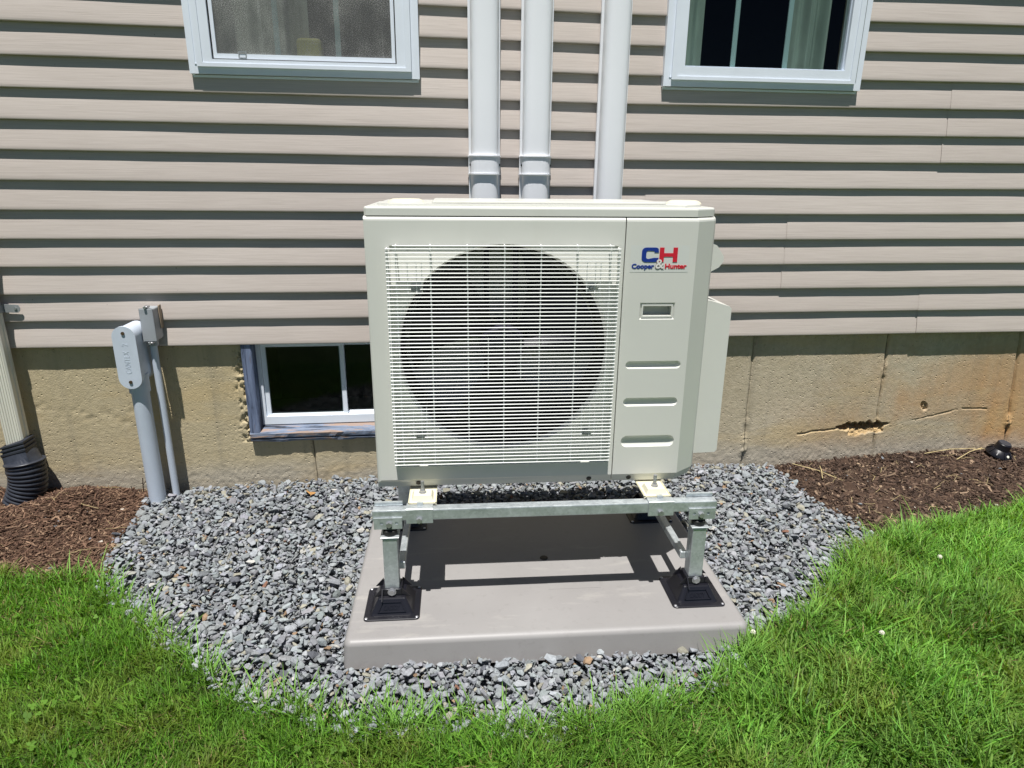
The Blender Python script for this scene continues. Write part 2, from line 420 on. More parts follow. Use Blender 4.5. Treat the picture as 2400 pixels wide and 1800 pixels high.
# ------------------------------------------------------------------ ground levels and outlines
TH = -0.0295                                      # the unit, its stand and its pad sit a little skew to the wall
PADX, PADY, PADW, PADD, PADH = -.3315, -1.1335, 1.1300, 0.80, 0.076
_wx = [-4, -1.84, -1.27, -1.14, -.84, -.48, 1.1, 1.33, 1.45, 1.55, 2.0, 2.55, 5]
_wz = [.04, .034, .006, .0, .018, .026, .028, .016, .006, .020, .048, .050, .06]
def T(x, y):
    x = np.asarray(x, float); y = np.asarray(y, float)
    k = np.clip((y + .75) / .75, 0, 1); k = k * k * (3 - 2 * k)
    z = np.interp(x, _wx, _wz) * k
    z = z + .075 * np.exp(-(((x + 1.47) / .13) ** 2 + ((y + .16) / .12) ** 2))      # mound beside the corrugated pipe
    z = z + .03 * np.exp(-(((x + 1.75) / .16) ** 2 + ((y + .30) / .10) ** 2))
    z = z + .05 * np.clip((x - 1.5) / 1.5, 0, 1) * np.clip((-y - .3) / .8, 0, 1)
    return z + .012 * (fbm(x * 2.3, y * 2.3, 3) - .5)
_gx = [-8, -4, -1.9, -1.53, -1.315, -1.174, -1.008, -.833, -.681, -.541, -.316, -.106, .155, .434, .609, .78, 1.053, 1.169, 1.3, 1.422, 1.515, 1.958, 2.332, 2.7, 6, 9]
_gy = [-.5, -.52, -.56, -.575, -.60, -.645, -.815, -.985, -1.11, -1.225, -1.315, -1.35, -1.39, -1.365, -1.315, -1.20, -1.035, -.93, -.815, -.735, -.675, -.57, -.47, -.39, -.1, -.1]
def grass_edge(x):
    x = np.asarray(x, float)
    return np.interp(x, _gx, _gy) + .012 + .05 * (fbm(x * 7, x * 0 + 2.2, 11) - .5) + .02 * (vnoise(x * 31, x * 0 + 5, 12) - .5)
def in_pad(x, y, g=0.0):
    c, s = math.cos(TH), math.sin(TH); dx, dy = x - PADX, y - PADY
    u, v = dx * c + dy * s, -dx * s + dy * c
    return (u > -g) & (u < PADW + g) & (v > -g) & (v < PADD + g)
_lby = [-2, -.611, -.505, -.218, -.02, .05]; _lbx = [-1.0, -1.174, -1.207, -1.225, -1.235, -1.235]
_rby = [-2, -.64, -.5, -.343, -.15, -.01, .05]; _rbx = [1.55, 1.53, 1.53, 1.46, 1.47, 1.45, 1.45]
def gravel_mask(x, y, g=0.0):
    jit = .05 * (fbm(np.asarray(x) * 9, np.asarray(y) * 9, 21) - .5)
    return (x > np.interp(y, _lby, _lbx) + jit - g) & (x < np.interp(y, _rby, _rbx) + jit + g) & (y > grass_edge(x) - .05) & (y < .012)

# ------------------------------------------------------------------ the ground: one sheet, fine near the house
def build_ground():
    def axis(lo, hi, step, far):
        c = list(np.arange(lo, hi + 1e-6, step)); d = step; a = lo
        while a > -far: d *= 1.5; a -= d; c.insert(0, a)
        d = step; a = hi
        while a < far: d *= 1.5; a += d; c.append(a)
        return np.array(c)
    xs = axis(-2.6, 3.4, .025, 120); ys = axis(-2.4, .02, .025, 120)
    X, Y = np.meshgrid(xs, ys); Z = T(np.clip(X, -4, 5), np.clip(Y, -4, .02))
    soilm = Y > grass_edge(X)
    Z = Z + np.where(soilm, .014 * (fbm(X * 12, Y * 12, 5) - .5) + .012 * (fbm(X * 34, Y * 34, 6) - .5), 0)
    Z = Z - np.where(gravel_mask(X, Y, .0), .036, 0) - .02 * in_pad(X, Y, 0)
    Z = np.where(Y > .03, -.15, Z)                                         # under the house
    nx, ny = len(xs), len(ys); V = np.stack([X, Y, Z], -1).reshape(-1, 3)
    i = (np.arange(ny - 1)[:, None] * nx + np.arange(nx - 1)[None]).ravel()
    F = np.stack([i, i + 1, i + nx + 1, i + nx], 1)
    cx = X[:-1, :-1].ravel() + .01; cy = Y[:-1, :-1].ravel() + .01
    mi = ((cy < grass_edge(cx)) | (cy > 3)).astype(int); mi[gravel_mask(cx, cy, 0)] = 2
    o = np_obj('ground', V, [F], [MT['soil'], MT['lawn'], MT['fines']], smooth=True, matidx=mi)
    tag(o, kind='structure')
build_ground()

# ------------------------------------------------------------------ the house
EXP = .1016; Z0 = .6264
WIN = [  # outer x0, x1, z bottom, z top
    (-.890, -.099, 1.600, 2.68), (.805, 1.591, 1.598, 2.68)]
house = thing('house', 'house wall with beige lap siding above a stained concrete foundation', 'house', (0, 0, 0))
def course_dz(k, x):
    t = k / 12.0
    return t * np.interp(x, [-4, -1.85, -.6, .1, .65, 1.6, 2.7, 5], [.012, .008, .001, -.005, -.010, -.004, .006, .008])
def siding_course(k, x0, x1, lift=0.0, notch=(), seed=0):
    """one horizontal board; notch = (xa, xb, top) intervals with a lowered top edge"""
    n = max(2, int((x1 - x0) / .05)); xs = set(np.linspace(x0, x1, n))
    for a, b, tp in notch: xs |= {a, a - 1e-4, b, b + 1e-4}
    xs = np.array(sorted(q for q in xs if x0 - 1e-9 <= q <= x1 + 1e-9))
    d = .0138
    prof = np.array([(.0172, .0005), (.0022, 0), (.0004, .0012), (0, .004), (.0014, .014), (.0050, .040), (.0113, .075), (.0170, .1035)])
    amp = {0: .0034, 1: .0036, 2: .0022}.get(k, .0016)
    V = []
    for x in xs:
        top = 99
        for a, b, tp in notch:
            if a <= x <= b: top = tp
        w = amp * (2 * float(fbm(x * 2.6 + seed * 7.1, k * 1.7, 31, 3)) - 1)
        wl = .0012 * (2 * float(vnoise(x * 1.1, k * 2.3 + seed, 33)) - 1)
        zb = Z0 + k * EXP + float(course_dz(k, x))
        for j, (py, pz) in enumerate(prof):
            bulge = w * math.sin(min(1, pz / .1016) * math.pi * .9 + .25)
            z = zb + pz + (wl if pz < .02 else 0)
            V.append((x, py - bulge - lift, min(z, top) if pz > .02 else z))
    m = len(prof); N = len(xs); i = (np.arange(N - 1)[:, None] * m + np.arange(m - 1)[None]).ravel()
    F = np.stack([i, i + m, i + m + 1, i + 1], 1)
    o = np_obj('siding_board', V, [F], MT['siding'], house, smooth=False)
    # rounded look along the board, crisp at the lip
    o.data.polygons.foreach_set('use_smooth', np.array([(q % (m - 1)) >= 3 for q in range(len(F))]))
    return o
LAPS = {9: 2.025, 8: 2.03, 7: 2.027, 4: 1.407, 3: 1.411, 2: 1.411, 1: 2.054, 0: 2.064, 5: .802}
def build_siding():
    for k in range(0, 24):
        zb = Z0 + k * EXP; cuts = []; notch = []
        for (a, b, zl, zh) in WIN:
            if zb + EXP > zl + .012 and zb < zh - .012:
                if zb > zl - .004: cuts.append((a + .012, b - .012))
                else: notch.append((a + .012, b - .012, zl + .010))
        xs = [-4.2]
        for a, b in sorted(cuts): xs += [a, b]
        xs.append(4.6)
        for a, b in zip(xs[::2], xs[1::2]):
            lap = LAPS.get(k)
            if lap and a < lap < b:
                siding_course(k, a, lap, 0, [q for q in notch], seed=1)
                siding_course(k, lap - .03, b, .0022, [q for q in notch], seed=2)
            else: siding_course(k, a, b, 0, notch, seed=3)
build_siding()
BW = (-.835, -.06, .205, .66)                                              # rough opening of the basement window
def build_foundation():
    step = .006
    xs = np.concatenate([np.arange(-4.2, -2.1, .1), np.arange(-2.1, -.93, .007), np.arange(-.93, -.82, .0032), np.arange(-.82, 1.5, .007), np.arange(1.5, 2.62, .0036), np.arange(2.62, 3.0, .007), np.arange(3.0, 4.7, .1)])
    zs = np.concatenate([np.arange(-.16, .12, .007), np.arange(.12, .30, .0032), np.arange(.30, .652, .007)])
    X, Z = np.meshgrid(xs, zs)
    Y = .029 + .0035 * (fbm(X * 3, Z * 3, 41) - .5) + .0007 * (fbm(X * 28, Z * 28, 42) - .5)
    rough = fbm(X * 110, Z * 110, 43, 2) - .5
    # honeycombed edge beside the window
    e = np.exp(-((X - (BW[0] - .006)) / .026) ** 2) * (Z < .6) * (Z > .2)
    Y += e * (.060 * np.clip(fbm(X * 95, Z * 95, 44, 3) - .42, 0, 1) - .002)
    e2 = np.exp(-((Z - .36 + .12 * np.clip(X + 1.6, -1, .6)) / .03) ** 2) * (X < -1.15)
    Y += e2 * .012 * np.clip(fbm(X * 40, Z * 40, 45, 3) - .45, 0, 1)
    # form seams with bits of mortar squeezed out
    for sx, dx, w in ((1.311, .006, .0055), (1.934, .017, .0055), (2.58, .04, .0055), (-.60, .01, .005)):
        cxs = sx + dx * (.6 - Z) / .4 + .006 * (fbm(Z * 14, Z * 0 + sx, 46) - .5)
        g = np.exp(-((X - cxs) / w) ** 2)
        Y += .011 * g
        bl = np.clip(fbm(Z * 11, Z * 0 + sx * 3, 47, 2) - .58, 0, 1) * 4
        Y -= .012 * bl * np.exp(-((X - cxs) / .012) ** 2) * (.4 + 1.4 * vnoise(X * 110, Z * 110, 48))
    # step between two pours on the right
    Y += np.where(X > 1.934 + .017 * (.6 - Z) / .4, .002, 0)
    # the broken-out hollow, with a crack running from it
    cz = .184 + .018 * (fbm(X * 24, X * 0 + 1.5, 49) - .5) + .03 * np.clip(X - 1.85, -.3, .2)
    hw = .026 * np.clip(1 - np.abs((X - 1.885) / .135) ** 2.2, 0, 1) * (.55 + 1.7 * (fbm(X * 46, X * 0 + 3.5, 50, 3) - .32))
    tt = (Z - cz) / np.maximum(hw, 1e-4)
    inside = (np.abs(tt) < 1) & (hw > .001)
    Y += np.where(inside, .055 * np.clip(1 - np.abs(tt), 0, 1) ** .35 * (.6 + 1.2 * fbm(X * 70, Z * 70, 60, 3)), 0)
    low = (Z < cz) & (Z > cz - .05 * (.4 + fbm(X * 26, X * 0 + 8, 57))) & (np.abs(X - 1.905) < .09 + .03 * (fbm(Z * 60, Z * 0, 58) - .5))
    Y += np.where(low, .016 * np.clip(1 - (cz - Z) / .05, 0, 1) * (.3 + 1.6 * fbm(X * 95, Z * 95, 61, 3)), 0)
    for x0, z0, x1, z1, wid, dep in ((1.57, .152, 1.78, .176, .0028, .012), (2.16, .208, 2.37, .256, .0026, .008), (2.0, .17, 2.16, .21, .0022, .005), (2.37, .256, 2.5, .246, .0026, .008)):
        t = np.clip((X - x0) / (x1 - x0), 0, 1); zc = z0 + (z1 - z0) * t + .018 * (fbm(X * 15, X * 0 + z0 * 9, 51) - .5)
        Y += np.where((X > x0) & (X < x1), dep * np.clip(fbm(X * 19, X * 0 + z0 * 50, 59, 3) * 3.2 - 1.0, 0, 1) * np.exp(-((Z - zc) / wid) ** 2), 0)
    # small bug hole
    q = ((X - 2.175 + .35 * (Z - .27)) / .016) ** 2 + ((Z - .272) / .024) ** 2
    Y += np.where(q < 1, .020 * (1 - q) ** .5 * np.clip(2.4 * fbm(X * 80, Z * 80, 52, 2) - .45, 0, 1.2), 0)
    # coarse bottom band
    Y += .0035 * rough * np.clip((.14 - Z) / .1, 0, 1) + .0012 * rough
    nx = len(xs); V = np.stack([X, Y, Z], -1).reshape(-1, 3)
    i = (np.arange(len(zs) - 1)[:, None] * nx + np.arange(nx - 1)[None]).ravel()
    F = np.stack([i, i + 1, i + nx + 1, i + nx], 1)
    cx = (X[:-1, :-1] + X[1:, 1:]).ravel() / 2; cz_ = (Z[:-1, :-1] + Z[1:, 1:]).ravel() / 2
    keep = ~((cx > BW[0]) & (cx < BW[1]) & (cz_ > BW[2]) & (cz_ < BW[3]))
    sp = (low | (inside & (tt < -.2)))[:-1, :-1].ravel()
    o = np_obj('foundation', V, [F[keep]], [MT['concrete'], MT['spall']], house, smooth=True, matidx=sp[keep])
    bm = BM()                                                              # reveal of the opening
    box(bm, BW[0] - .004, BW[0] - .002, .03, .26, BW[2], .66); box(bm, BW[1] + .002, BW[1] + .004, .03, .26, BW[2], .66)
    box(bm, BW[0], BW[1], .03, .26, BW[2] - .004, BW[2] - .002)
    obj('opening_reveal', bm, MT['concrete'], o)
build_foundation()
def build_shell():
    bm = BM()                                                              # sheathing behind the boards, with window holes
    y0, y1 = .0195, .12
    xs = [-4.2, WIN[0][0] + .03, WIN[0][1] - .03, WIN[1][0] + .03, WIN[1][1] - .03, 4.6]
    for i in range(5):
        if i in (1, 3):
            box(bm, xs[i], xs[i + 1], y0, y1, .66, 1.625); box(bm, xs[i], xs[i + 1], y0, y1, 2.655, 3.1)
        else: box(bm, xs[i], xs[i + 1], y0, y1, .66, 3.1)
    obj('sheathing', bm, MT['wall'], house)
    bm = BM()
    box(bm, -4.2, -4.1, .12, 6.5, -.1, 3.1); box(bm, 4.5, 4.6, .12, 6.5, -.1, 3.1); box(bm, -4.2, 4.6, 6.5, 6.6, -.1, 3.1)
    obj('side_wall', bm, MT['wall'], house)
    bm = BM()
    box(bm, -4.1, 4.5, .12, 6.5, .70, .74); box(bm, -4.1, 4.5, 4.0, 4.05, .74, 3.1); box(bm, .30, .34, .12, 4.0, .74, 3.1); box(bm, -4.1, 4.5, .12, 6.5, 3.06, 3.10)
    obj('interior_wall', bm, MT['room'], house); bm = BM()
    box(bm, -1.0, -.98, .2, 1.2, .0, .7); box(bm, .1, .12, .2, 1.2, .0, .7); box(bm, -1.0, .12, 1.2, 1.22, .0, .7); box(bm, -1.0, .12, .2, 1.2, -.02, .0); box(bm, -.98, .10, .2, .6, .19, .2)
    obj('basement_wall', bm, MT['bsmt'], house)
    bm = BM(); prism(bm, [(-.16, 3.10), (6.76, 3.10), (3.3, 4.9)], 'x', -4.4, 4.8); obj('roof', bm, MT['roof'], house)
build_shell()
def ring(bm, x0, x1, z0, z1, w, y0, y1, wb=None, wt=None):
    """mitred rectangular frame: outer x0..x1, z0..z1, member width w, between y0 (front) and y1"""
    wb = w if wb is None else wb; wt = w if wt is None else wt
    o = [(x0, z0), (x1, z0), (x1, z1), (x0, z1)]; n = [(x0 + w, z0 + wb), (x1 - w, z0 + wb), (x1 - w, z1 - wt), (x0 + w, z1 - wt)]
    v = {}
    for nm, ps in (('o', o), ('n', n)):
        for yy, q in ((y0, 'f'), (y1, 'b')): v[nm + q] = [bm.verts.new((a, yy, b)) for a, b in ps]
    for i in range(4):
        j = (i + 1) % 4
        bm.faces.new((v['of'][i], v['of'][j], v['nf'][j], v['nf'][i])); bm.faces.new((v['ob'][j], v['ob'][i], v['nb'][i], v['nb'][j]))
        bm.faces.new((v['of'][j], v['of'][i], v['ob'][i], v['ob'][j])); bm.faces.new((v['nf'][i], v['nf'][j], v['nb'][j], v['nb'][i]))
    return bm
def house_window(k, screen):
    x0, x1, z0, z1 = WIN[k]
    bm = BM(); ring(bm, x0, x1, z0, z1, .028, -.0145, .016)
    ring(bm, x0 + .004, x1 - .004, z0 - .010, z1 + .01, .008, .001, .016)                     # J-channel lip below the casing
    w = obj('window', bevel_all(bm, .0012, 1), MT['vinyl'], house)
    w['label'] = 'white vinyl window with an insect screen' if screen else 'white vinyl window with dark glass and curtains'
    bm = BM(); ring(bm, x0 + .0285, x1 - .0285, z0 + .0225, z1 - .0285, .020, -.0225, .05, .012); bevel_all(bm, .0025, 2)
    ring(bm, x0 + .020, x0 + .0284 + .001, z0 + .03, z1 - .03, .002, -.0165, -.010)
    obj('frame', bm, MT['vinyl'], w)
    gx0, gx1, gz0, gz1 = x0 + .0488, x1 - .0488, z0 + .0348, z1 - .0488
    if screen:
        bm = BM(); ring(bm, gx0, gx1, gz0, gz1, .031, -.0195, .03, .012, .03); bevel_all(bm, .004, 2); obj('sash', bm, MT['vinyl'], w)
        bm = BM(); ring(bm, gx0 + .0312, gx1 - .0312, gz0 + .0122, gz1 - .03, .003, -.012, -.002); obj('gasket', bm, MT['rubber'], w)
        sx0, sx1, sz0 = gx0 + .0345, gx1 - .0345, gz0 + .0155
        bm = BM(); v = [bm.verts.new(q) for q in ((sx0, -.004, sz0), (sx1, -.004, sz0), (sx1, -.004, gz1 - .03), (sx0, -.004, gz1 - .03))]; bm.faces.new(v)
        obj('insect_screen', bm, MT['screen'], w)
        bm = BM(); ring(bm, sx0 + .001, sx1 - .001, sz0, gz1 - .034, .012, -.0100, -.0045, .016); obj('screen_frame', bm, MT['vinyl'], w)
        bm = BM(); ring(bm, sx0 + .085, sx0 + .112, sz0 + .002, sz0 + .024, .003, -.0125, -.0102)
        obj('pull_tab', bm, MT['strap'], w)
        yg = .03; bars = (-.597, -.386)
    else:
        bm = BM(); ring(bm, gx0, gx1, gz0, gz1, .028, -.0195, .03, .034, .034); bevel_all(bm, .002, 2); obj('sash', bm, MT['vinyl'], w)
        bm = BM(); ring(bm, gx0 + .0282, gx1 - .0282, gz0 + .0342, gz1 - .034, .004, -.006, .004); obj('gasket', bm, MT['pvc'], w)
        bm = BM(); box(bm, x1 - .0265, x1 - .0215, -.0155, -.012, z0 + .03, z1 - .03); obj('track', bm, MT['strap'], w)
        yg = .012; bars = (1.082, 1.290)
    bm = BM(); v = [bm.verts.new(q) for q in ((gx0 + .02, yg, gz0 + .01), (gx1 - .02, yg, gz0 + .01), (gx1 - .02, yg, gz1 - .02), (gx0 + .02, yg, gz1 - .02))]; bm.faces.new(v)
    obj('pane', bm, MT['glass'], w)
    for bx in bars:
        bm = BM(); box(bm, bx - .0095, bx + .0095, yg + .004, yg + .012, gz0 + .01, gz1 - .02, .002, 1); obj('muntin', bm, MT['muntin'], w)
house_window(0, True); house_window(1, False)
def basement_window():
    x0, x1, z0, z1 = BW
    vx0, vx1, vz0 = x0 + .044, x1 - .044, z0 + .062
    bm = BM(); ring(bm, vx0, vx1, vz0, .640, .016, .056, .12, .034, .03); bevel_all(bm, .002, 1); w = obj('basement_window', bm, MT['vinyl'], house); w['label'] = 'basement window in a worn blue wooden frame'
    for a in (x0, x1 - .042):
        bm = BM(); box(bm, a, a + .042, .006, .13, z0 + .03, .66, .004, 1); obj('jamb', bm, MT['jamb'], w)
    bm = BM(); n = 60                                                     # rotten sill: ragged front edge
    xs = np.linspace(x0, x1, n); prev = None
    for i, x in enumerate(xs):
        f1 = .004 * (vnoise(x * 40, 1.0, 61) - .5); f2 = .012 * (vnoise(x * 23, 4.0, 62) - .35)
        ps = [(.14, z0), (.012 + f2, z0 + .002), (.006 + f1, z0 + .014 + f1), (.016 + f2 * .6, z0 + .020), (.004 + f1, z0 + .024), (.002 - f1, z0 + .040), (.008, z0 + .046), (.085, z0 + .064), (.14, z0 + .064)]
        cur = [bm.verts.new((x, a, b)) for a, b in ps]
        if prev:
            for j in range(len(ps)): bm.faces.new((prev[j], cur[j], cur[(j + 1) % len(ps)], prev[(j + 1) % len(ps)]))
        prev = cur
    obj('sill', bm, MT['peel'], w)
    mx = -.455
    for a, b, y in ((vx0 + .017, mx + .012, .066), (mx - .012, vx1 - .017, .086)):
        bm = BM(); ring(bm, a, b, vz0 + .030, .612, .018, y, y + .016, .012, .014); s = obj('sash', bm, MT['vinyl'], w)
    for a, b, y in ((vx0 + .03, mx, .074), (mx, vx1 - .03, .094)):
        bm = BM(); v = [bm.verts.new(q) for q in ((a, y, vz0 + .036), (b, y, vz0 + .036), (b, y, .604), (a, y, .604))]; bm.faces.new(v); obj('pane', bm, MT['bglass'], w)
basement_window()
def curtain(name, xs, y, z0, z1, amp, freq, mat, label):
    V = []; n = 80
    for x in np.linspace(xs[0], xs[1], n):
        yy = y + amp * math.sin(x * freq) + amp * .5 * math.sin(x * freq * 2.3 + 1)
        V += [(x, yy, z0), (x, yy * .9 + y * .1, (z0 + z1) / 2), (x, y + (yy - y) * .6, z1)]
    i = (np.arange(n - 1)[:, None] * 3 + np.arange(2)[None]).ravel(); F = np.stack([i, i + 3, i + 4, i + 1], 1)
    o = np_obj(name, V, [F], mat, smooth=True); tag(o, label, 'curtain', 'curtains inside the windows'); return o
curtain('curtain', (.86, .985), .10, 1.50, 2.8, .010, 60, MT['curtain'], 'sage green curtain at the edge beside the three white ducts')
curtain('curtain', (1.350, 1.495), .11, 1.50, 2.8, .022, 75, MT['curtain'], 'folded sage green curtain on the far side of the dark glass')
curtain('curtain', (-.86, -.50), .14, 1.50, 2.8, .012, 55, MT['lace'], 'pale curtain behind the insect screen of the screened window')
bm = BM(); box(bm, -.545, -.455, .10, .17, 1.55, 1.745, .02, 3)
tag(obj('cushion', bm, MT['yellow'], None, True), 'yellowish cushion standing behind the insect screen', 'cushion')
bm = BM(); box(bm, -.60, -.40, .09, .28, 1.50, 1.5495, .003, 1); box(bm, -.84, .0, .085, .30, 1.45, 1.4995, .003, 1)
tag(obj('window_shelf', bm, MT['room'], None), 'dark shelf inside the house under the screened window', 'shelf')

# ------------------------------------------------------------------ line-set covers (ducts) on the wall
def duct(cx, half, label, coupling):
    t = thing('line_set_duct', label, 'duct', (cx, 0, 0), 0, 'white line-set ducts running up the wall')
    def prof(h, dep, off=0):
        pts = [(-h, .0), (-h, -.018 - off)]
        for a in np.linspace(0, math.pi, 15):
            c, s = math.cos(a), math.sin(a)
            pts.append((-(h - .006 + off) * (abs(c) ** .62) * (1 if c > 0 else -1), -.022 - (dep - .022 + off) * (s ** .75)))
        return pts + [(h, -.018 - off), (h, .0)]
    bm = BM(); prism(bm, prof(half, .068), 'z', .72, 3.04); o = obj('cover', bm, MT['duct'], t)
    soften(o.data)
    bm = BM(); box(bm, -half - .0015, -half + .004, -.016, -.001, .72, 3.04); box(bm, half - .004, half + .0015, -.016, -.001, .72, 3.04)
    obj('base_channel', bm, MT['duct'], t)
    if coupling:
        bm = BM(); prism(bm, prof(half + .003, .071, .002), 'z', 1.279, 1.338)
        co = obj('coupling', bm, MT['duct'], t)
        bm = BM(); prism(bm, prof(half + .005, .074, .003), 'z', 1.3385, 1.3425); prism(bm, prof(half + .005, .074, .003), 'z', 1.2745, 1.2785)
        obj('rim', bm, MT['duct'], co)
        for s in (-1, 1):
            bm = BM(); cyl(bm, (s * (half - .006), -.036, 1.309), (s * (half - .003), -.046, 1.309), .0045, seg=10)
            obj('screw', bm, MT['screw'], co)
duct(.133, .0565, 'leftmost white duct, jointed by a coupling, nearest the screened window', True)
duct(.325, .0565, 'middle of three white wall ducts, jointed by a coupling', True)
duct(.614, .0545, 'plain white wall duct without a coupling, nearest the dark window', False)

# ------------------------------------------------------------------ grey electrical conduits
def conduits():
    t = thing('electrical_conduit', 'thick grey conduit with an oval capped fitting on the foundation wall', 'conduit', (-1.2, -.085, 0))
    bm = BM(); cyl(bm, (.006, 0, -.08), (.006, 0, .50), .0315, seg=32); obj('pipe', bm, MT['pvc'], t, True)
    def stad(h, z0, z1, n=14):
        r = h; return [(r * math.cos(a), z1 - r + r * math.sin(a)) for a in np.linspace(0, math.pi, n)] + [(r * math.cos(a), z0 + r + r * math.sin(a)) for a in np.linspace(math.pi, 2 * math.pi, n)]
    bm = BM(); prism(bm, stad(.0385, .500, .730), 'y', -.040, .075); b = obj('fitting_body', bevel_all(bm, .004, 2, 60), MT['pvc'], t, True)
    bm = BM(); cyl(bm, (.006, 0, .470), (.006, 0, .540), .037, seg=32); obj('hub', bm, MT['pvc'], b)
    bm = BM(); prism(bm, stad(.041, .495, .734), 'y', -.049, -.0402); bevel_all(bm, .003, 2, 60); c = obj('fitting_cap', bm, MT['pvc_lid'], t, True)
    for z in (.708, .522):
        bm = BM(); cyl(bm, (0, -.0525, z), (0, -.048, z), .0062, .0062, 12); obj('screw', bm, MT['rust'], c)
    text('raised_lettering', 'CANTEX   2', .030, MT['pvc_lid'], c, (.010, -.0492, .555), (R(90), R(-90), 0), .0004, fit=.115)
    t = thing('junction_conduit', 'thin grey conduit topped by a small rectangular box on the siding', 'conduit', (-1.135, -.04, 0))
    bm = BM(); cyl(bm, (-.004, 0, -.08), (-.004, 0, .66), .0132, seg=20); obj('pipe', bm, MT['pvc'], t, True)
    bm = BM(); box(bm, -.021, .024, -.030, .040, .663, .785, .006, 3); b = obj('junction_box', bm, MT['box'], t)
    bm = BM(); box(bm, -.023, .026, -.0352, -.0302, .660, .788, .004, 2); c = obj('box_cover', bm, MT['box'], b)
    bm = BM(); cyl(bm, (-.003, 0, .640), (-.003, 0, .668), .019, seg=20); obj('hub', bm, MT['box'], b)
    for z in (.792, .656):
        bm = BM(); box(bm, -.007, .010, -.036, -.010, z - .0038, z + .0038, .002, 1); cyl(bm, (.001, -.042, z), (.001, -.034, z), .0048, seg=12); obj('screw_lug', bm, MT['bolt'], t)
    bm = BM(); box(bm, .0245, .029, .018, .040, .70, .790, .004, 2); obj('sealant', bm, MT['sealant'], t)
conduits()

# ------------------------------------------------------------------ downspout and its drain
def downspout():
    t = thing('downspout', 'white ribbed metal downspout strapped to the siding', 'downspout', (-1.6985, -.034, -.028))
    x0, x1, y0, y1 = -.034, .034, -.026, .026
    pts = [(x0 + .006, y1)]; pts += [(x0, y1 - .006), (x0, y0 + .006)]
    nr = 6
    for i in range(nr + 1):
        a = x0 + .006 + (x1 - x0 - .012) * i / nr
        pts.append((a, y0));
        if i < nr: w = (x1 - x0 - .012) / nr; pts += [(a + w * .35, y0), (a + w * .5, y0 + .003), (a + w * .8, y0 + .003)]
    pts += [(x1, y0 + .006), (x1, y0 + .018), (x1 - .003, y0 + .022), (x1 - .003, y0 + .030), (x1, y0 + .034), (x1, y1 - .006), (x1 - .006, y1)]
    bm = BM(); prism(bm, pts, 'z', .255, 3.05); obj('spout', bm, MT['spout'], t)
    bm = BM(); box(bm, -.042, .036, -.0305, -.0268, .795, .825); box(bm, .0345, .038, -.0267, .027, .795, .825)
    prism(bm, [(.0382, .795), (.085, .793), (.093, .800), (.095, .812), (.090, .822), (.0382, .826)], 'y', .0245, .0275)
    s = obj('strap', bevel_all(bm, .001, 1), MT['strap'], t)
    bm = BM(); cyl(bm, (.080, .0215, .810), (.080, .0245, .810), .005, seg=12); obj('screw', bm, MT['bolt'], s)
    t = thing('drain_pipe', 'black corrugated drain pipe going into the mulch under the downspout', 'pipe', (-1.694, -.046, -.028))
    bm = BM()                                                              # square collar turning into a round cuff
    secs = []
    def sec(z, hx, hy, round_, cx=0, cy=0, tilt=0):
        vs = []
        for k in range(32):
            a = 2 * math.pi * k / 32; c, s = math.cos(a), math.sin(a)
            m = max(abs(c), abs(s)); q = (c / m * (1 - round_) + c * round_, s / m * (1 - round_) + s * round_)
            vs.append(bm.verts.new((cx + hx * q[0], cy + hy * q[1], z + tilt * q[0])))
        secs.append(vs)
    for z, h, r in ((.296, .0, 0), (.292, .008, 0), (.286, .0085, 0), (.284, .004, 0), (.280, .004, 0), (.278, .0095, 0), (.272, .010, 0), (.269, .005, 0), (.264, .005, 0), (.262, .011, .0), (.255, .0115, .05), (.250, .010, .15)):
        sec(z, .036 + h, .029 + h, r, -.004, .004, .012)
    sec(.228, .052, .046, .5, .002, 0, .016); sec(.205, .062, .058, .9, .006, -.003, .018); sec(.190, .066, .064, 1, .010, -.006, .020); sec(.183, .064, .062, 1, .011, -.006, .020)
    for A, B in zip(secs, secs[1:]):
        for k in range(32): bm.faces.new((A[k], A[(k + 1) % 32], B[(k + 1) % 32], B[k]))
    o = obj('adapter', bm, MT['pipeblack'], t)
    P = [Vector(q) for q in ((.013, -.004, .215), (.016, -.008, .17), (.012, -.012, .12), (-.004, -.020, .07), (-.026, -.034, .02), (-.052, -.052, -.03), (-.085, -.075, -.08))]
    def cr(s):
        s = s * (len(P) - 1); i = min(int(s), len(P) - 2); f = s - i
        a, b, c, d = P[max(i - 1, 0)], P[i], P[i + 1], P[min(i + 2, len(P) - 1)]
        return .5 * ((2 * b) + (c - a) * f + (2 * a - 5 * b + 4 * c - d) * f * f + (3 * b - a - 3 * c + d) * f ** 3)
    pts, rad = [], []; n = 19
    for i in range(n):
        for f, r in ((0, .057), (.12, .0585), (.25, .0655), (.42, .0670), (.62, .0670), (.8, .0655), (.92, .0585)):
            pts.append(cr(min(1, (i + f) / n))); rad.append(r + (.004 if i == 0 else 0))
    bm = BM(); tube(bm, pts, rad, 32); obj('corrugated_hose', bm, MT['pipeblack'], t, True)
downspout()

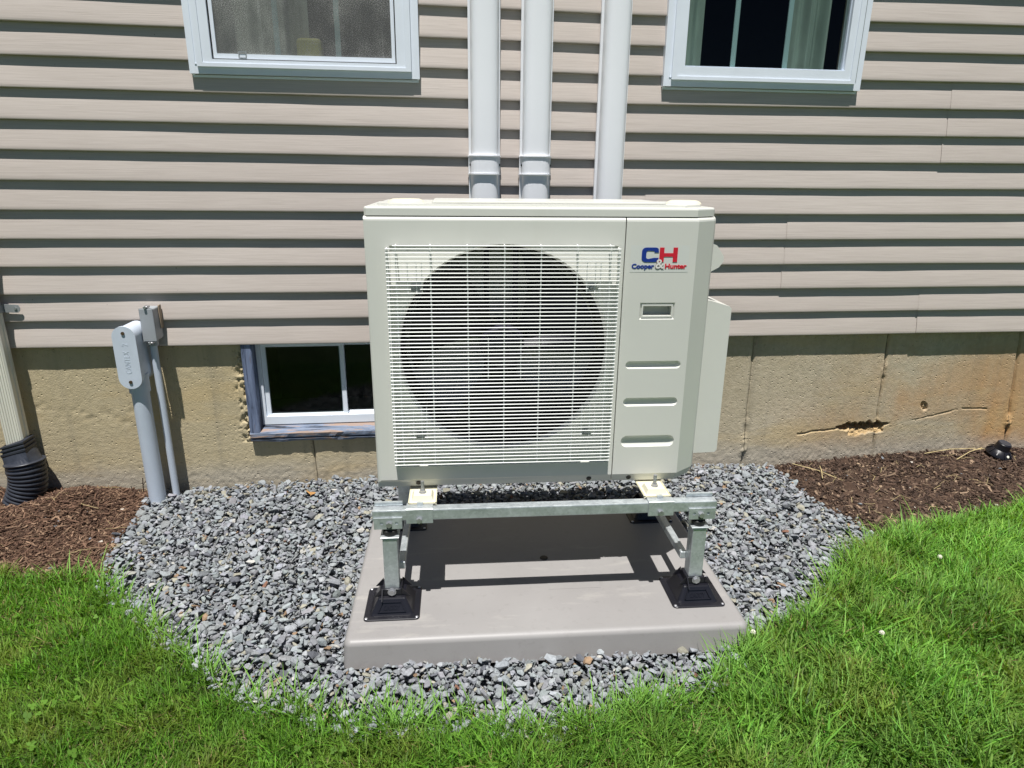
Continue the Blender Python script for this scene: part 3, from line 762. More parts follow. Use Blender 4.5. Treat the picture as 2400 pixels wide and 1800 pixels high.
# ------------------------------------------------------------------ equipment pad
def build_pad():
    bm = BM(); box(bm, 0, PADW, 0, PADD, 0, PADH)
    for v in bm.verts:                                                     # slight draft
        if v.co.z > .05:
            v.co.x += .003 if v.co.x < .5 else -.003; v.co.y += .015 if v.co.y < .4 else -.015
    es = [e for e in bm.edges if abs((e.verts[0].co - e.verts[1].co).z) > .03]
    bmesh.ops.bevel(bm, geom=es, offset=.02, segments=5, affect='EDGES', profile=.5)
    es = [e for e in bm.edges if e.verts[0].co.z > .07 and e.verts[1].co.z > .07 and any(f.normal.z < .5 for f in e.link_faces)]
    bm.normal_update()
    es = [e for e in bm.edges if all(v.co.z > .07 for v in e.verts) and min(f.normal.z for f in e.link_faces) < .5]
    bmesh.ops.bevel(bm, geom=es, offset=.016, segments=5, affect='EDGES', profile=.5)
    t = thing('equipment_pad', 'low grey plastic pad lying on the gravel under the stand', 'pad', (PADX, PADY, 0), TH)
    o = obj('pad_slab', bm, MT['pad'], t, True)
    wn = o.modifiers.new('weighted', 'WEIGHTED_NORMAL'); wn.weight = 100; wn.keep_sharp = True
    c, s = math.cos(TH), math.sin(TH)
    bm = BM(); lathe(bm, [(.013, PADH - .001), (.013, PADH + .0015), (.011, PADH + .003), (.004, PADH + .0036)], 16, Matrix.Translation((.592, .389, 0)))
    obj('screw', bm, MT['screw'], t)
    bm = BM(); box(bm, .585, .745, .215, .262, PADH - .002, PADH + .0006); obj('cast_plate', bm, MT['pad'], t)
build_pad()

# ------------------------------------------------------------------ the stand
def stand():
    # local frame: x along the pad, y into the wall; origin on the pad between the feet
    ox, oy = -.2025, -.962
    t = thing('equipment_stand', 'galvanised steel stand with four black feet on the pad', 'stand', (ox, oy, 0), TH)
    L = .889; B = PADH
    def foot(x, y, first=[None]):
        if first[0]:
            r = first[0].copy(); link(r, t); r.location = (x, y, B)
            for ch in first[0].children: c = ch.copy(); link(c, r)
            return
        bm = BM()
        def sq(h, z, r, n=5, sx=1.0):
            out = []
            for cx, cy, a0 in ((1, 1, 0), (-1, 1, 90), (-1, -1, 180), (1, -1, 270)):
                for k in range(n):
                    a = R(a0 + 90 * k / (n - 1)); out.append(bm.verts.new((sx * (cx * (h - r)) + r * math.cos(a), cy * (h - r) + r * math.sin(a), z)))
            return out
        rings = [sq(.0785, .0, .012), sq(.0785, .003, .012), sq(.0765, .0050, .012), sq(.0640, .0055, .010), sq(.0610, .0050, .010), sq(.0580, .0095, .010), sq(.0400, .044, .006), sq(.0375, .047, .006), sq(.029, .0475, .004), sq(.0275, .067, .003), sq(.0240, .068, .003)]
        for A, Bq in zip(rings, rings[1:]):
            n = len(A)
            for k in range(n): bm.faces.new((A[k], A[(k + 1) % n], Bq[(k + 1) % n], Bq[k]))
        bm.faces.new(rings[-1]); bm.faces.new(rings[0][::-1])
        f = obj('foot', bm, MT['black'], t, loc=(x, y, B)); first[0] = f
        bm = BM()                                                          # ribs, frame on the slope, ears
        for s in (-1, 1):
            tri = [(s * .0275, .047), (s * .052, .0445), (s * .0285, .071)]
            for ax, a, b in (('y', -.0285, -.0255), ('y', .0255, .0285), ('x', s * .0255, s * .0285)):
                bm = BM(); prism(bm, tri, ax, a, b); obj('rib', bm, MT['black'], f)
        bm = BM()
        def slope(z): return -.0580 + (z - .0095) / (.044 - .0095) * .018
        for (xa, xb, za, zb) in ((-.040, .040, .0125, .0150), (-.027, .027, .036, .0385)):
            v = []
            for (xx, zz, o) in ((xa, za, 0), (xb, za, 0), (xb * .97, zb, 0), (xa * .97, zb, 0), (xa, za, .003), (xb, za, .003), (xb * .97, zb, .003), (xa * .97, zb, .003)): v.append(bm.verts.new((xx, slope(zz) - o, zz + o * .5)))
            for q in ((4, 5, 6, 7), (0, 1, 5, 4), (2, 3, 7, 6), (1, 2, 6, 5), (3, 0, 4, 7)): bm.faces.new([v[i] for i in q])
        for s in (-1, 1):
            v = []
            for (xx, zz, o) in ((s * .040, .0125, 0), (s * .037, .0125, 0), (s * .0245, .0385, 0), (s * .027, .0385, 0), (s * .040, .0125, .003), (s * .037, .0125, .003), (s * .0245, .0385, .003), (s * .027, .0385, .003)): v.append(bm.verts.new((xx, slope(zz) - o, zz + o * .5)))
            for q in ((4, 5, 6, 7), (0, 1, 5, 4), (2, 3, 7, 6), (1, 2, 6, 5), (3, 0, 4, 7)): bm.faces.new([v[i] for i in q])
        obj('raised_panel', bm, MT['black'], f)
        ang = math.atan2(.0345, .018)
        text('raised_lettering', 'CADDY', .017, MT['black'], f, (-.023, slope(.0185) - .0004, .0188), (ang, 0, 0), .0008, .0004, fit=.046)
        for sx in (-1, 1):
            for sy in (-1, 1):
                bm = BM(); lathe(bm, [(.0048, .003), (.0048, .0056), (.003, .0072), (.001, .0076)], 10, Matrix.Translation((sx * .0705, sy * .0705, 0))); obj('screw', bm, MT['bolt'], f)
        bm = BM(); cyl(bm, (0, -.036, .0605), (0, -.0275, .0605), .0088, seg=6); cyl(bm, (0, -.0306, .0605), (0, -.0288, .0605), .0122, seg=18); obj('bolt', bm, MT['bolt'], f)
    for y in (0, .495):
        for x in (0, L): foot(x, y)
    def post(x, y):
        bm = BM(); box(bm, x - .0205, x + .0205, y - .0205, y + .0205, B + .050, .303, .003, 2); p = obj('post', bm, MT['galv'], t)
        bm = BM(); box(bm, x - .026, x + .026, y - .0235, y + .0235, .3032, .3075, .001, 1); obj('post_cap', bm, MT['galv'], p)
        bm = BM(); lathe(bm, [(.017, .3077), (.020, .312), (.020, .321), (.014, .324), (.012, .330), (.018, .332), (.018, .340), (.012, .343)], 14, Matrix.Translation((x, y, 0)))
        obj('levelling_nut', bm, MT['rubber'], p)
    for y in (0, .495):
        for x in (0, L): post(x, y)
    for y in (.004, .495):
        bm = BM(); box(bm, -.046, L + .046, y - .0155, y + .0155, .3525, .3845, .003, 2)
        cutr = BM(); box(cutr, -.05, L + .05, y - .0125, y + .0125, .3555, .3815)
        o = obj('rail', bm, MT['galv'], t); cut(o, [cutr])
        for x in (0, L):
            bm = BM(); prism(bm, [(-.0200, .3640), (-.0162, .3640), (-.0162, .3345), (.0162, .3345), (.0162, .3935), (.0125, .3935), (.0125, .3965), (.0200, .3965), (.0200, .3300), (-.0200, .3300)], 'x', x - (.042 if x == 0 else .036), x + (.036 if x == 0 else .042))
            bmesh.ops.translate(bm, vec=(0, y, 0), verts=bm.verts[:])
            c = obj('end_clamp', bm, MT['galv'], t)
            cutr = [BM(), BM()]
            for q, s in zip(cutr, (-1, 1)): cyl(q, (x + s * .0205, y - .03, .348), (x + s * .0205, y - .0165, .348), .0046, seg=12)
            cut(c, cutr)
            bm = BM(); cyl(bm, (x, y - .0285, .3455), (x, y - .0201, .3455), .0082, seg=6); obj('bolt', bm, MT['bolt'], c)
    for y in (.004, .495):
        for x in (.0845, .770):
            bm = BM(); prism(bm, [(-.0195, .345), (-.0160, .345), (-.0160, .3855), (.0160, .3855), (.0160, .345), (.0195, .345), (.0195, .3875), (.0175, .3895), (-.0175, .3895), (-.0195, .3875)], 'x', x - .037, x + .037)
            bmesh.ops.translate(bm, vec=(0, y, 0), verts=bm.verts[:]); c = obj('saddle_clamp', bm, MT['galv'], t)
            bm = BM(); cyl(bm, (x - .001, y - .0290, .3565), (x - .001, y - .0196, .3565), .0082, seg=6); obj('bolt', bm, MT['bolt'], c)
            bm = BM(); box(bm, x - .007, x + .009, y + .000, y + .012, .3896, .397); obj('tab', bm, MT['galv'], c)
    for x in (.026, L - .026):                                             # side ties between front and back posts
        bm = BM(); box(bm, x - .010, x + .010, .0210, .474, .178, .202, .002, 1); obj('side_tie', bm, MT['galv'], t)
stand()

# ------------------------------------------------------------------ the outdoor unit
UX, UY, UZ = -.2405, -.858, .398
UW, UD, UH = .956, .345, .799
def unit():
    t = thing('outdoor_unit', 'cream heat pump outdoor unit with a square wire fan grille', 'heat pump', (UX, UY, UZ), TH)
    P = MT['paint']
    # --- front panel with the round opening
    bm = BM(); box(bm, 0, .689, 0, .085, 0, .771)
    for v in bm.verts:
        if v.co.z < .1 and v.co.y < .01: v.co.z += .0
    bm.edges.ensure_lookup_table()
    def edges(f): return [e for e in bm.edges if f((e.verts[0].co + e.verts[1].co) / 2)]
    bmesh.ops.bevel(bm, geom=edges(lambda c: c.y < .001 and c.z > .77), offset=.011, segments=4, affect='EDGES', profile=.5)
    bmesh.ops.bevel(bm, geom=edges(lambda c: c.y < .001 and c.z < .001), offset=.022, segments=1, affect='EDGES', profile=.5)
    bmesh.ops.bevel(bm, geom=edges(lambda c: c.x < .001 and c.y < .012 and .1 < c.z < .76), offset=.012, segments=3, affect='EDGES', profile=.5)
    for v in bm.verts:
        if v.co.z < 1e-4 and v.co.y < .03: v.co.y = .010
        elif v.co.y < 1e-4 and v.co.z < .03: v.co.z = .025
    f = obj('front_panel', bm, P, t)
    hx, hz, hr = .367, .408, .2925
    c1 = BM(); cyl(c1, (hx, -.05, hz), (hx, .2, hz), hr, seg=96)
    cut(f, [c1])
    c2 = BM(); prism(c2, [(.060, .055), (.676, .055), (.676, .700), (.060, .700)], 'y', -.05, .0045)
    for v in c2.verts:
        if v.co.y > 0: v.co.x += .004 if v.co.x < .3 else -.004; v.co.z += .012 if v.co.z < .3 else -.004
    cut(f, [c2])
    bm = BM(); rings = []
    for r, y in ((hr - .0002, .006), (hr - .004, .014), (hr - .006, .022)):
        rings.append([bm.verts.new((hx + r * math.cos(a), y, hz + r * math.sin(a))) for a in np.linspace(0, 2 * math.pi, 96, endpoint=False)])
    for A, Bq in zip(rings, rings[1:]):
        for k in range(96): bm.faces.new((A[k], A[(k + 1) % 96], Bq[(k + 1) % 96], Bq[k]))
    obj('shroud', bm, P, f, True)
    bm = BM(); rings = []
    for r, y in ((hr - .006, .0221), (hr - .010, .030), (hr - .010, .150), (hr + .03, .152)):
        rings.append([bm.verts.new((hx + r * math.cos(a), y, hz + r * math.sin(a))) for a in np.linspace(0, 2 * math.pi, 96, endpoint=False)])
    for A, Bq in zip(rings, rings[1:]):
        for k in range(96): bm.faces.new((A[k], A[(k + 1) % 96], Bq[(k + 1) % 96], Bq[k]))
    obj('air_duct', bm, MT['dark'], f, True)
    for x in (.118, .623):
        bm = BM(); lathe(bm, [(.0075, 0), (.0075, .002), (.005, .003), (.0015, .002)], 14, Matrix.Translation((x, .0055, .0125)) @ Matrix.Rotation(R(112), 4, 'X')); obj('screw', bm, MT['screw'], f)
    # --- right service panel: chamfered corner, pressed grooves, recessed grip
    bm = BM(); prism(bm, [(.692, .085), (.692, 0), (.889, 0), (.948, .044), (.956, .056), (.956, .085)], 'z', 0, .771)
    bmesh.ops.recalc_face_normals(bm, faces=bm.faces[:])
    es = [e for e in bm.edges if (abs(e.verts[0].co.z - .771) < 1e-5 and abs(e.verts[1].co.z - .771) < 1e-5) and max(v.co.y for v in e.verts) < .08]
    bmesh.ops.bevel(bm, geom=es, offset=.011, segments=4, affect='EDGES', profile=.5)
    es = [e for e in bm.edges if all(abs(v.co.z) < 1e-5 for v in e.verts) and max(v.co.y for v in e.verts) < .08]
    bmesh.ops.bevel(bm, geom=es, offset=.022, segments=1, affect='EDGES', profile=.5)
    for v in bm.verts:
        if v.co.z < 1e-4 and v.co.y < .0805:
            if v.co.y < .03 and v.co.x < .885: v.co.y = .010
            else: v.co.x += .0075; v.co.y -= .0095
        elif .015 < v.co.z < .03: v.co.z = .025
    sp = obj('service_panel', bm, P, t)
    cs = []
    for zc, h in ((.3635, .0115), (.252, .0130), (.130, .0180)):
        q = BM(); dep = .009
        rr = (h * h + dep * dep) / (2 * dep); sy = dep / h
        n = 12; rings = []
        xa, xb = .712 + h, .872 - h
        for k in range(-n, n + 1):                                         # capsule with an elliptical depth
            a = k / n * math.pi / 2
            if k == -n or k == n: continue
            x = (xa if k < 0 else xb) + h * math.sin(a); r = h * math.cos(a)
            rings.append([q.verts.new((x, sy * r * math.cos(b), zc + r * math.sin(b))) for b in np.linspace(.07, 2 * math.pi + .07, 20, endpoint=False)])
            if k == 0:
                rings.insert(-1, [q.verts.new((xa, sy * r * math.cos(b), zc + r * math.sin(b))) for b in np.linspace(.07, 2 * math.pi + .07, 20, endpoint=False)])
        for A, Bq in zip(rings, rings[1:]):
            for k in range(20): q.faces.new((A[k], A[(k + 1) % 20], Bq[(k + 1) % 20], Bq[k]))
        q.faces.new(rings[0]); q.faces.new(rings[-1][::-1]); bmesh.ops.remove_doubles(q, verts=q.verts[:], dist=1e-6); cut(sp, [q])
    q = BM(); box(q, .7505, .8335, -.01, .034, .5055, .5325); cs.append(q)
    q = BM(); va = [[q.verts.new((x, y, z)) for x, z in ((.742 + i, .4945 + i), (.842 - i, .4945 + i), (.842 - i, .5425 - i), (.742 + i, .5425 - i))] for y, i in ((-.006, -.005), (.0045, .0045))]
    for k in range(4): q.faces.new((va[0][k], va[0][(k + 1) % 4], va[1][(k + 1) % 4], va[1][k]))
    q.faces.new(va[0][::-1]); q.faces.new(va[1]); cs.append(q)
    cut(sp, cs)
    for p in sp.data.polygons: p.use_smooth = False
    bm = BM()
    ring(bm, .7475, .8365, .5000, .5370, .0045, .0008, .0046); bevel_all(bm, .0012, 2); obj('grip', bm, P, sp)
    for x in (.744,):
        bm = BM(); lathe(bm, [(.0075, 0), (.0075, .002), (.005, .003), (.0015, .002)], 14, Matrix.Translation((x, .0055, .0125)) @ Matrix.Rotation(R(112), 4, 'X')); obj('screw', bm, MT['screw'], sp)
    # --- cabinet behind
    bm = BM()
    box(bm, .001, .003, .086, UD, .004, .770); box(bm, .953, .955, .086, UD, .004, .770); box(bm, .690, .692, .086, UD - .002, .004, .768)
    prism(bm, [(.004, .024), (.875, .024), (.940, .068), (.948, .08), (.948, UD), (.004, UD)], 'z', .0035, .0075); box(bm, .006, .694, .25, .33, .010, .766)
    obj('cabinet', bm, P, t)
    bm = BM(); box(bm, .004, .689, UD - .05, UD - .004, .010, .766); obj('coil', bm, MT['dark'], t)
    bm = BM(); box(bm, .006, .688, .2505, .252, .012, .764); box(bm, .0055, .0075, .09, .25, .012, .764); box(bm, .0055, .688, .09, .25, .010, .012); box(bm, .0055, .688, .09, .25, .764, .766); box(bm, .687, .6885, .09, .25, .012, .764)
    obj('fan_chamber', bm, MT['dark'], t)
    # --- top cover
    bm = BM(); prism(bm, [(.002, UD + .004), (.002, .010), (.008, .004), (.885, .004), (.944, .047), (.950, .056), (.950, UD + .004)], 'z', .7725, .7955)
    bmesh.ops.recalc_face_normals(bm, faces=bm.faces[:])
    es = [e for e in bm.edges if all(abs(v.co.z - .7955) < 1e-5 for v in e.verts)]
    bmesh.ops.bevel(bm, geom=es, offset=.006, segments=3, affect='EDGES', profile=.5)
    tc = obj('top_cover', bm, P, t)
    bm = BM(); prism(bm, [(.035, UD - .015), (.030, .060), (.060, .030), (.860, .030), (.915, .075), (.915, UD - .015)], 'z', .7957, .8015); bevel_all(bm, .004, 2, 40); obj('raised_top', bm, P, tc)
    bm = BM()
    box(bm, .175, .815, .060, UD - .03, .8017, .8070, .0045, 2)
    obj('raised_field', bm, P, tc)
    for x in (.105, .885):
        bm = BM(); lathe(bm, [(.050, .8016), (.046, .8075), (.036, .8115), (.02, .812)], 24, Matrix.Translation((x, .10 if x < .5 else .13, 0))); obj('raised_boss', bm, MT['foot'], tc, True)
    # --- grille
    gy = -.026
    bm = BM(); vx = [.057, .081, .170, .267, .365, .462, .560, .649, .672]
    # uprights behind the horizontal wires
    zt, zb = .690, .083
    for x in vx:
        top = .698 if x in vx[1:-1] else zt
        tube(bm, [(x, -.002, top + .001), (x, gy + .004, top), (x, gy + .004, zb), (x, -.002, zb - .003)], .0018, 6)
    for x in (.3215, .411): tube(bm, [(x, gy + .004, .452), (x, gy + .004, .333)], .0014, 6)
    for cx, zlist in ((.128, (.654, .572)), (.604, (.654, .572)), (.130, (.255, .160)), (.606, (.255, .160))):
        for d in (-.018, .005, .019): tube(bm, [(cx + d, gy + .004, zlist[0]), (cx + d, gy + .004, zlist[1])], .0013, 6)
    g = obj('grille', bm, MT['wire'], t)
    N = 59; pitch = (zt - zb) / (N - 1)
    wm = BM(); tube(wm, [(.055, 0, 0), (.674, 0, 0)], .00150, 10); wme = obj('grille_wire', wm, MT['wire'], g, loc=(0, gy, zt))
    gap_rows = {10, 50}
    for i in range(1, N):
        z = zt - i * pitch
        if i in gap_rows:
            for a, b in ((.055, .118), (.142, .590), (.617, .674)):
                w2 = BM(); tube(w2, [(a, 0, 0), (b, 0, 0)], .00150, 10); obj('grille_wire', w2, MT['wire'], g, loc=(0, gy, z))
            continue
        o = wme.copy(); link(o, g); o.location = (0, gy, z)
    w3 = BM(); tube(w3, [(.074, 0, 0), (.656, 0, 0)], .0016, 6); obj('grille_wire', w3, MT['wire'], g, loc=(0, gy + .001, .698))
    # clips screwed to the panel
    for cx, cz in ((.130, .585), (.604, .585), (.131, .165), (.606, .165)):
        bm = BM(); box(bm, cx - .013, cx + .013, .001, .0043, cz - .011, cz + .011); lathe(bm, [(.005, 0), (.005, .003), (.003, .004)], 10, Matrix.Translation((cx, .001, cz)) @ Matrix.Rotation(R(90), 4, 'X'))
        obj('grille_clip', bm, MT['strap'], g)
    # --- fan
    fn = BM(); lathe(fn, [(.062, -.02), (.066, .0), (.060, .04), (.045, .05)], 28, Matrix.Translation((hx, .09, hz)) @ Matrix.Rotation(R(90), 4, 'X'))
    fan = obj('fan', fn, MT['blade'], t, True)
    for k in range(3):
        bm = BM(); a0 = R(20 + 120 * k); n = 8; rows = []
        for i in range(n + 1):
            r = .058 + (.268 - .058) * i / n; span = R(56 + 26 * i / n); row = []
            for j in range(9):
                u = j / 8 - .5; a = a0 + span * u + R(18) * i / n
                row.append(bm.verts.new((hx + r * math.cos(a), .085 + .075 * u + .01 * math.cos(u * 3), hz + r * math.sin(a))))
            rows.append(row)
        for A, Bq in zip(rows, rows[1:]):
            for j in range(8): bm.faces.new((A[j], A[j + 1], Bq[j + 1], Bq[j]))
        r_ = bmesh.ops.solidify(bm, geom=bm.faces[:], thickness=.003); obj('fan_blade', bm, MT['blade'], fan, True)
    bm = BM(); cyl(bm, (hx, .10, hz), (hx, .20, hz), .055, seg=24); box(bm, hx + .035, hx + .050, .150, .165, .02, .76); box(bm, hx - .050, hx - .035, .150, .165, .02, .76)
    obj('fan_motor', bm, MT['motor'], t)
    # --- valve cover and side grip on the right
    bm = BM(); poly = [(.9555, .532), (.978, .530), (1.039, .512), (1.0455, .505), (1.0465, .056), (1.040, .048), (.9555, .046)]
    prism(bm, poly, 'y', .095, .280); bevel_all(bm, .006, 3, 25); obj('valve_cover', bm, P, t)
    bm = BM(); prism(bm, [(.9555, .700), (.985, .688), (1.007, .658), (1.008, .642), (.996, .626), (.9555, .604)], 'y', .100, .150); bevel_all(bm, .009, 4, 20); obj('side_grip', bm, P, t, True)
    # --- mounting feet
    for x in (.1325, .8075):
        for y in (-.052, .455):
            bm = BM(); sgn = 1 if y < 0 else -1
            y0, y1 = (y - .038, .03) if y < 0 else (.30, y + .038)
            box(bm, x - .038, x + .038, y0, y1, -.0075, -.0050, .0008, 1)
            vs = []
            for h, z in (((.031, .027), -.0049), ((.025, .021), .0088)):
                vs.append([bm.verts.new((x + h[0] * a, y + h[1] * b, z)) for a, b in ((-1, -1), (1, -1), (1, 1), (-1, 1))])
            for k in range(4): bm.faces.new((vs[0][k], vs[0][(k + 1) % 4], vs[1][(k + 1) % 4], vs[1][k]))
            bm.faces.new(vs[1]); bm.faces.new(vs[0][::-1])
            bevel_all(bm, .0035, 3, 25); fo = obj('mounting_foot', bm, MT['foot'], t, True)
            bm = BM(); cyl(bm, (x, y, .0086), (x, y, .0105), .0105, seg=16); cyl(bm, (x, y, .0106), (x, y, .0172), .0088, seg=6); cyl(bm, (x, y, .0171), (x, y, .044), .0050, seg=10)
            obj('bolt', bm, MT['bolt'], fo)
    # --- badge
    bm = BM(); box(bm, .711, .873, -.00036, -.0003, .626, .698); bd = obj('badge', bm, MT['sticker'], t); bd.location.x = -.004
    q = R(90)
    y = -.0012
    # letter C
    def arc(cx, cz, rx, rz, a0, a1, n): return [(cx + rx * math.cos(R(a)), cz + rz * math.sin(R(a))) for a in np.linspace(a0, a1, n)]
    x0, x1, z0, z1 = .7415, .7885, .6535, .6925; th = .0125
    outer = [(x1, z1 - .0135), ] + arc(x1 - .010, z1 - .0075, .010, .0075, 30, 90, 5) + arc(x0 + .012, z1 - .011, .012, .011, 90, 180, 6) + arc(x0 + .012, z0 + .011, .012, .011, 180, 270, 6) + arc(x1 - .010, z0 + .0075, .010, .0075, 270, 330, 5) + [(x1, z0 + .0115)]
    inner = [(x1 - .0125, z0 + .0115)] + arc(x0 + th + .006, z0 + .0085 + .004, .006, .004, 270, 180, 4) + arc(x0 + th + .006, z1 - .0085 - .004, .006, .004, 180, 90, 4) + [(x1 - .0125, z1 - .0095), (x1 - .0125, z1 - .0135)]
    bm = BM(); prism(bm, outer + inner, 'y', -.0013, -.0008); bm.normal_update(); bmesh.ops.triangulate(bm, faces=[f_ for f_ in bm.faces if len(f_.verts) > 4]); obj('blue_initial', bm, MT['blue'], bd)
    bm = BM(); hx0, hx1 = .7905, .8405
    prism(bm, [(hx0, z0), (hx0 + .0125, z0), (hx0 + .0125, .668), (hx1 - .0125, .668), (hx1 - .0125, z0), (hx1, z0), (hx1, z1), (hx1 - .0125, z1), (hx1 - .0125, .6775), (hx0 + .0125, .6775), (hx0 + .0125, z1), (hx0, z1)], 'y', -.0013, -.0008)
    bm.normal_update(); bmesh.ops.triangulate(bm, faces=[f_ for f_ in bm.faces if len(f_.verts) > 4]); obj('red_initial', bm, MT['red'], bd)
    text('blue_lettering', 'Cooper', .0175, MT['blue'], bd, (.7155, -.0008, .6365), (q, 0, 0), .0004, .0007, fit=.0625)
    text('red_lettering', 'Hunter', .0175, MT['red'], bd, (.8080, -.0008, .6365), (q, 0, 0), .0004, .0007, fit=.0605)
    text('ampersand_outline', '&', .036, MT['ampline'], bd, (.7800, -.0015, .6360), (q, 0, 0), .0001, .0009, fit=.0255)
    text('ampersand', '&', .036, MT['amp'], bd, (.7815, -.0017, .6365), (q, 0, 0), .0001, .0003, fit=.0235)
    # small label behind the grille, low at the left
    bm = BM()
    for k in range(3): box(bm, .104 + k * .011, .112 + k * .011, .0040, .0044, .108, .119)
    obj('spec_label', bm, MT['amp'], t)
unit()

# ------------------------------------------------------------------ gravel bed
def convex_proto(n, seed, flat):
    r = np.random.default_rng(seed); bm = BM()
    for i in range(n):
        v = r.normal(size=3); v /= np.linalg.norm(v); v *= r.uniform(.82, 1.0)
        v[2] *= flat; v[1] *= r.uniform(.75, .85); bm.verts.new(v)
    h = bmesh.ops.convex_hull(bm, input=bm.verts[:])
    bmesh.ops.delete(bm, geom=[g for g in h['geom_interior'] if isinstance(g, bmesh.types.BMVert)], context='VERTS')
    bm.verts.index_update(); bmesh.ops.triangulate(bm, faces=bm.faces[:])
    V = np.array([v.co[:] for v in bm.verts]); F = np.array([[v.index for v in f.verts] for f in bm.faces]); bm.free(); return V, F
def rotm(ax, ay, az):
    cx, sx, cy, sy, cz, sz = np.cos(ax), np.sin(ax), np.cos(ay), np.sin(ay), np.cos(az), np.sin(az)
    m = np.empty((len(ax), 3, 3))
    m[:, 0, 0] = cz * cy; m[:, 0, 1] = cz * sy * sx - sz * cx; m[:, 0, 2] = cz * sy * cx + sz * sx
    m[:, 1, 0] = sz * cy; m[:, 1, 1] = sz * sy * sx + cz * cx; m[:, 1, 2] = sz * sy * cx - cz * sx
    m[:, 2, 0] = -sy; m[:, 2, 1] = cy * sx; m[:, 2, 2] = cy * cx
    return m
PROTO = [convex_proto(int(13 + k % 7), 100 + k, (.34, .46, .58, .28)[k % 4]) for k in range(28)]
def scatter(name, pos, size, rot, col, mat, protos, **tags):
    """joined solid pieces: pos (n,3) size (n,3) rot (n,3)"""
    n = len(pos); which = rng.integers(0, len(protos), n); VV, FF, CC = [], [], []; off = 0
    Mx = rotm(rot[:, 0], rot[:, 1], rot[:, 2])
    for k, (V, F) in enumerate(protos):
        idx = np.where(which == k)[0]
        if not len(idx): continue
        v = np.einsum('nij,nvj->nvi', Mx[idx], V[None] * size[idx][:, None]) + pos[idx][:, None]
        VV.append(v.reshape(-1, 3)); FF.append((F[None] + (off + np.arange(len(idx)) * len(V))[:, None, None]).reshape(-1, 3))
        CC.append(np.repeat(col[idx], len(V), 0)); off += len(idx) * len(V)
    o = np_obj(name, np.concatenate(VV), [np.concatenate(FF)], mat, col=np.concatenate(CC)); tag(o, **tags); return o
def build_gravel():
    gs = .008; x0, y0 = -1.5, -1.55; nx, ny = int(3.4 / gs), int(1.62 / gs)
    xs = x0 + np.arange(nx) * gs; ys = y0 + np.arange(ny) * gs; X, Y = np.meshgrid(xs, ys)
    target = T(X, Y); H = target - .036; padm = in_pad(X, Y, .002); H[padm] = .2
    P, S, Ro = [], [], []
    tries = 130000
    cx = rng.uniform(-1.32, 1.62, tries); cy = rng.uniform(-1.48, .02, tries)
    ok = gravel_mask(cx, cy, 0) & ~in_pad(cx, cy, -.012) & (cy < .004)
    edge = gravel_mask(cx, cy, .05) & ~gravel_mask(cx, cy, 0) & (rng.random(tries) < .10) & ~in_pad(cx, cy, .01) & (cy < .0)
    cx, cy = cx[ok | edge], cy[ok | edge]
    for i, (x, y) in enumerate(zip(cx, cy)):
        a = float(np.clip(rng.lognormal(math.log(.0122 if i < .55 * len(cx) else .0085), .36), .0045, .025)); asp = rng.uniform(.48, .95); hh = a * rng.uniform(.75, 1.05)
        ii, jj = int((y - y0) / gs), int((x - x0) / gs); r = max(1, int(a * .75 / gs))
        sl = (slice(max(0, ii - r), ii + r + 1), slice(max(0, jj - r), jj + r + 1)); h = H[sl]
        g = np.where(padm[sl], target[sl] - .03, h)
        z = float(np.percentile(g, 62)); tz = target[min(ii, ny - 1), min(jj, nx - 1)]
        if z > tz + .004 + .010 * (rng.random() < .2): continue
        gy_, gx_ = np.gradient(g) if min(g.shape) > 2 else (np.zeros_like(g), np.zeros_like(g))
        tx = float(np.clip(np.mean(gy_) / gs, -.6, .6)) + rng.normal(0, .17); ty = float(np.clip(-np.mean(gx_) / gs, -.6, .6)) + rng.normal(0, .17)
        P.append((x, y, z + hh * .28)); S.append((a, a * asp * 1.1, hh)); Ro.append((tx, ty, rng.uniform(0, 6.28)))
        H[sl] = np.where(padm[sl], h, np.maximum(h, z + hh * .52 * np.ones_like(h) - .002 * rng.random()))
    P, S, Ro = np.array(P), np.array(S), np.array(Ro); n = len(P)
    v = np.clip(rng.normal(.262, .046, n), .13, .42)[:, None]
    col = v * np.array([[.945, 1.0, 1.045]]) * (1 + rng.normal(0, .02, (n, 3)))
    u = rng.random(n)
    col[u < .07] = rng.uniform(.8, 1.25, ((u < .07).sum(), 1)) * np.array([[.115, .12, .135]])
    m = (u > .07) & (u < .13); col[m] = rng.uniform(.8, 1.3, (m.sum(), 1)) * np.array([[.27, .26, .21]])
    m = (u > .13) & (u < .142); col[m] = rng.uniform(.7, 1.2, (m.sum(), 1)) * np.array([[.28, .19, .12]])
    m = (u > .142) & (u < .146); col[m] = rng.uniform(.8, 1.2, (m.sum(), 1)) * np.array([[.21, .11, .075]])
    m = (u > .146) & (u < .158); col[m] = rng.uniform(.8, 1.2, (m.sum(), 1)) * np.array([[.40, .39, .36]])
    scatter('gravel', P, S, Ro, col, MT['stone'], PROTO, label='bed of blue-grey crushed stone around the pad', kind='stuff')
    print('stones', n)
build_gravel()

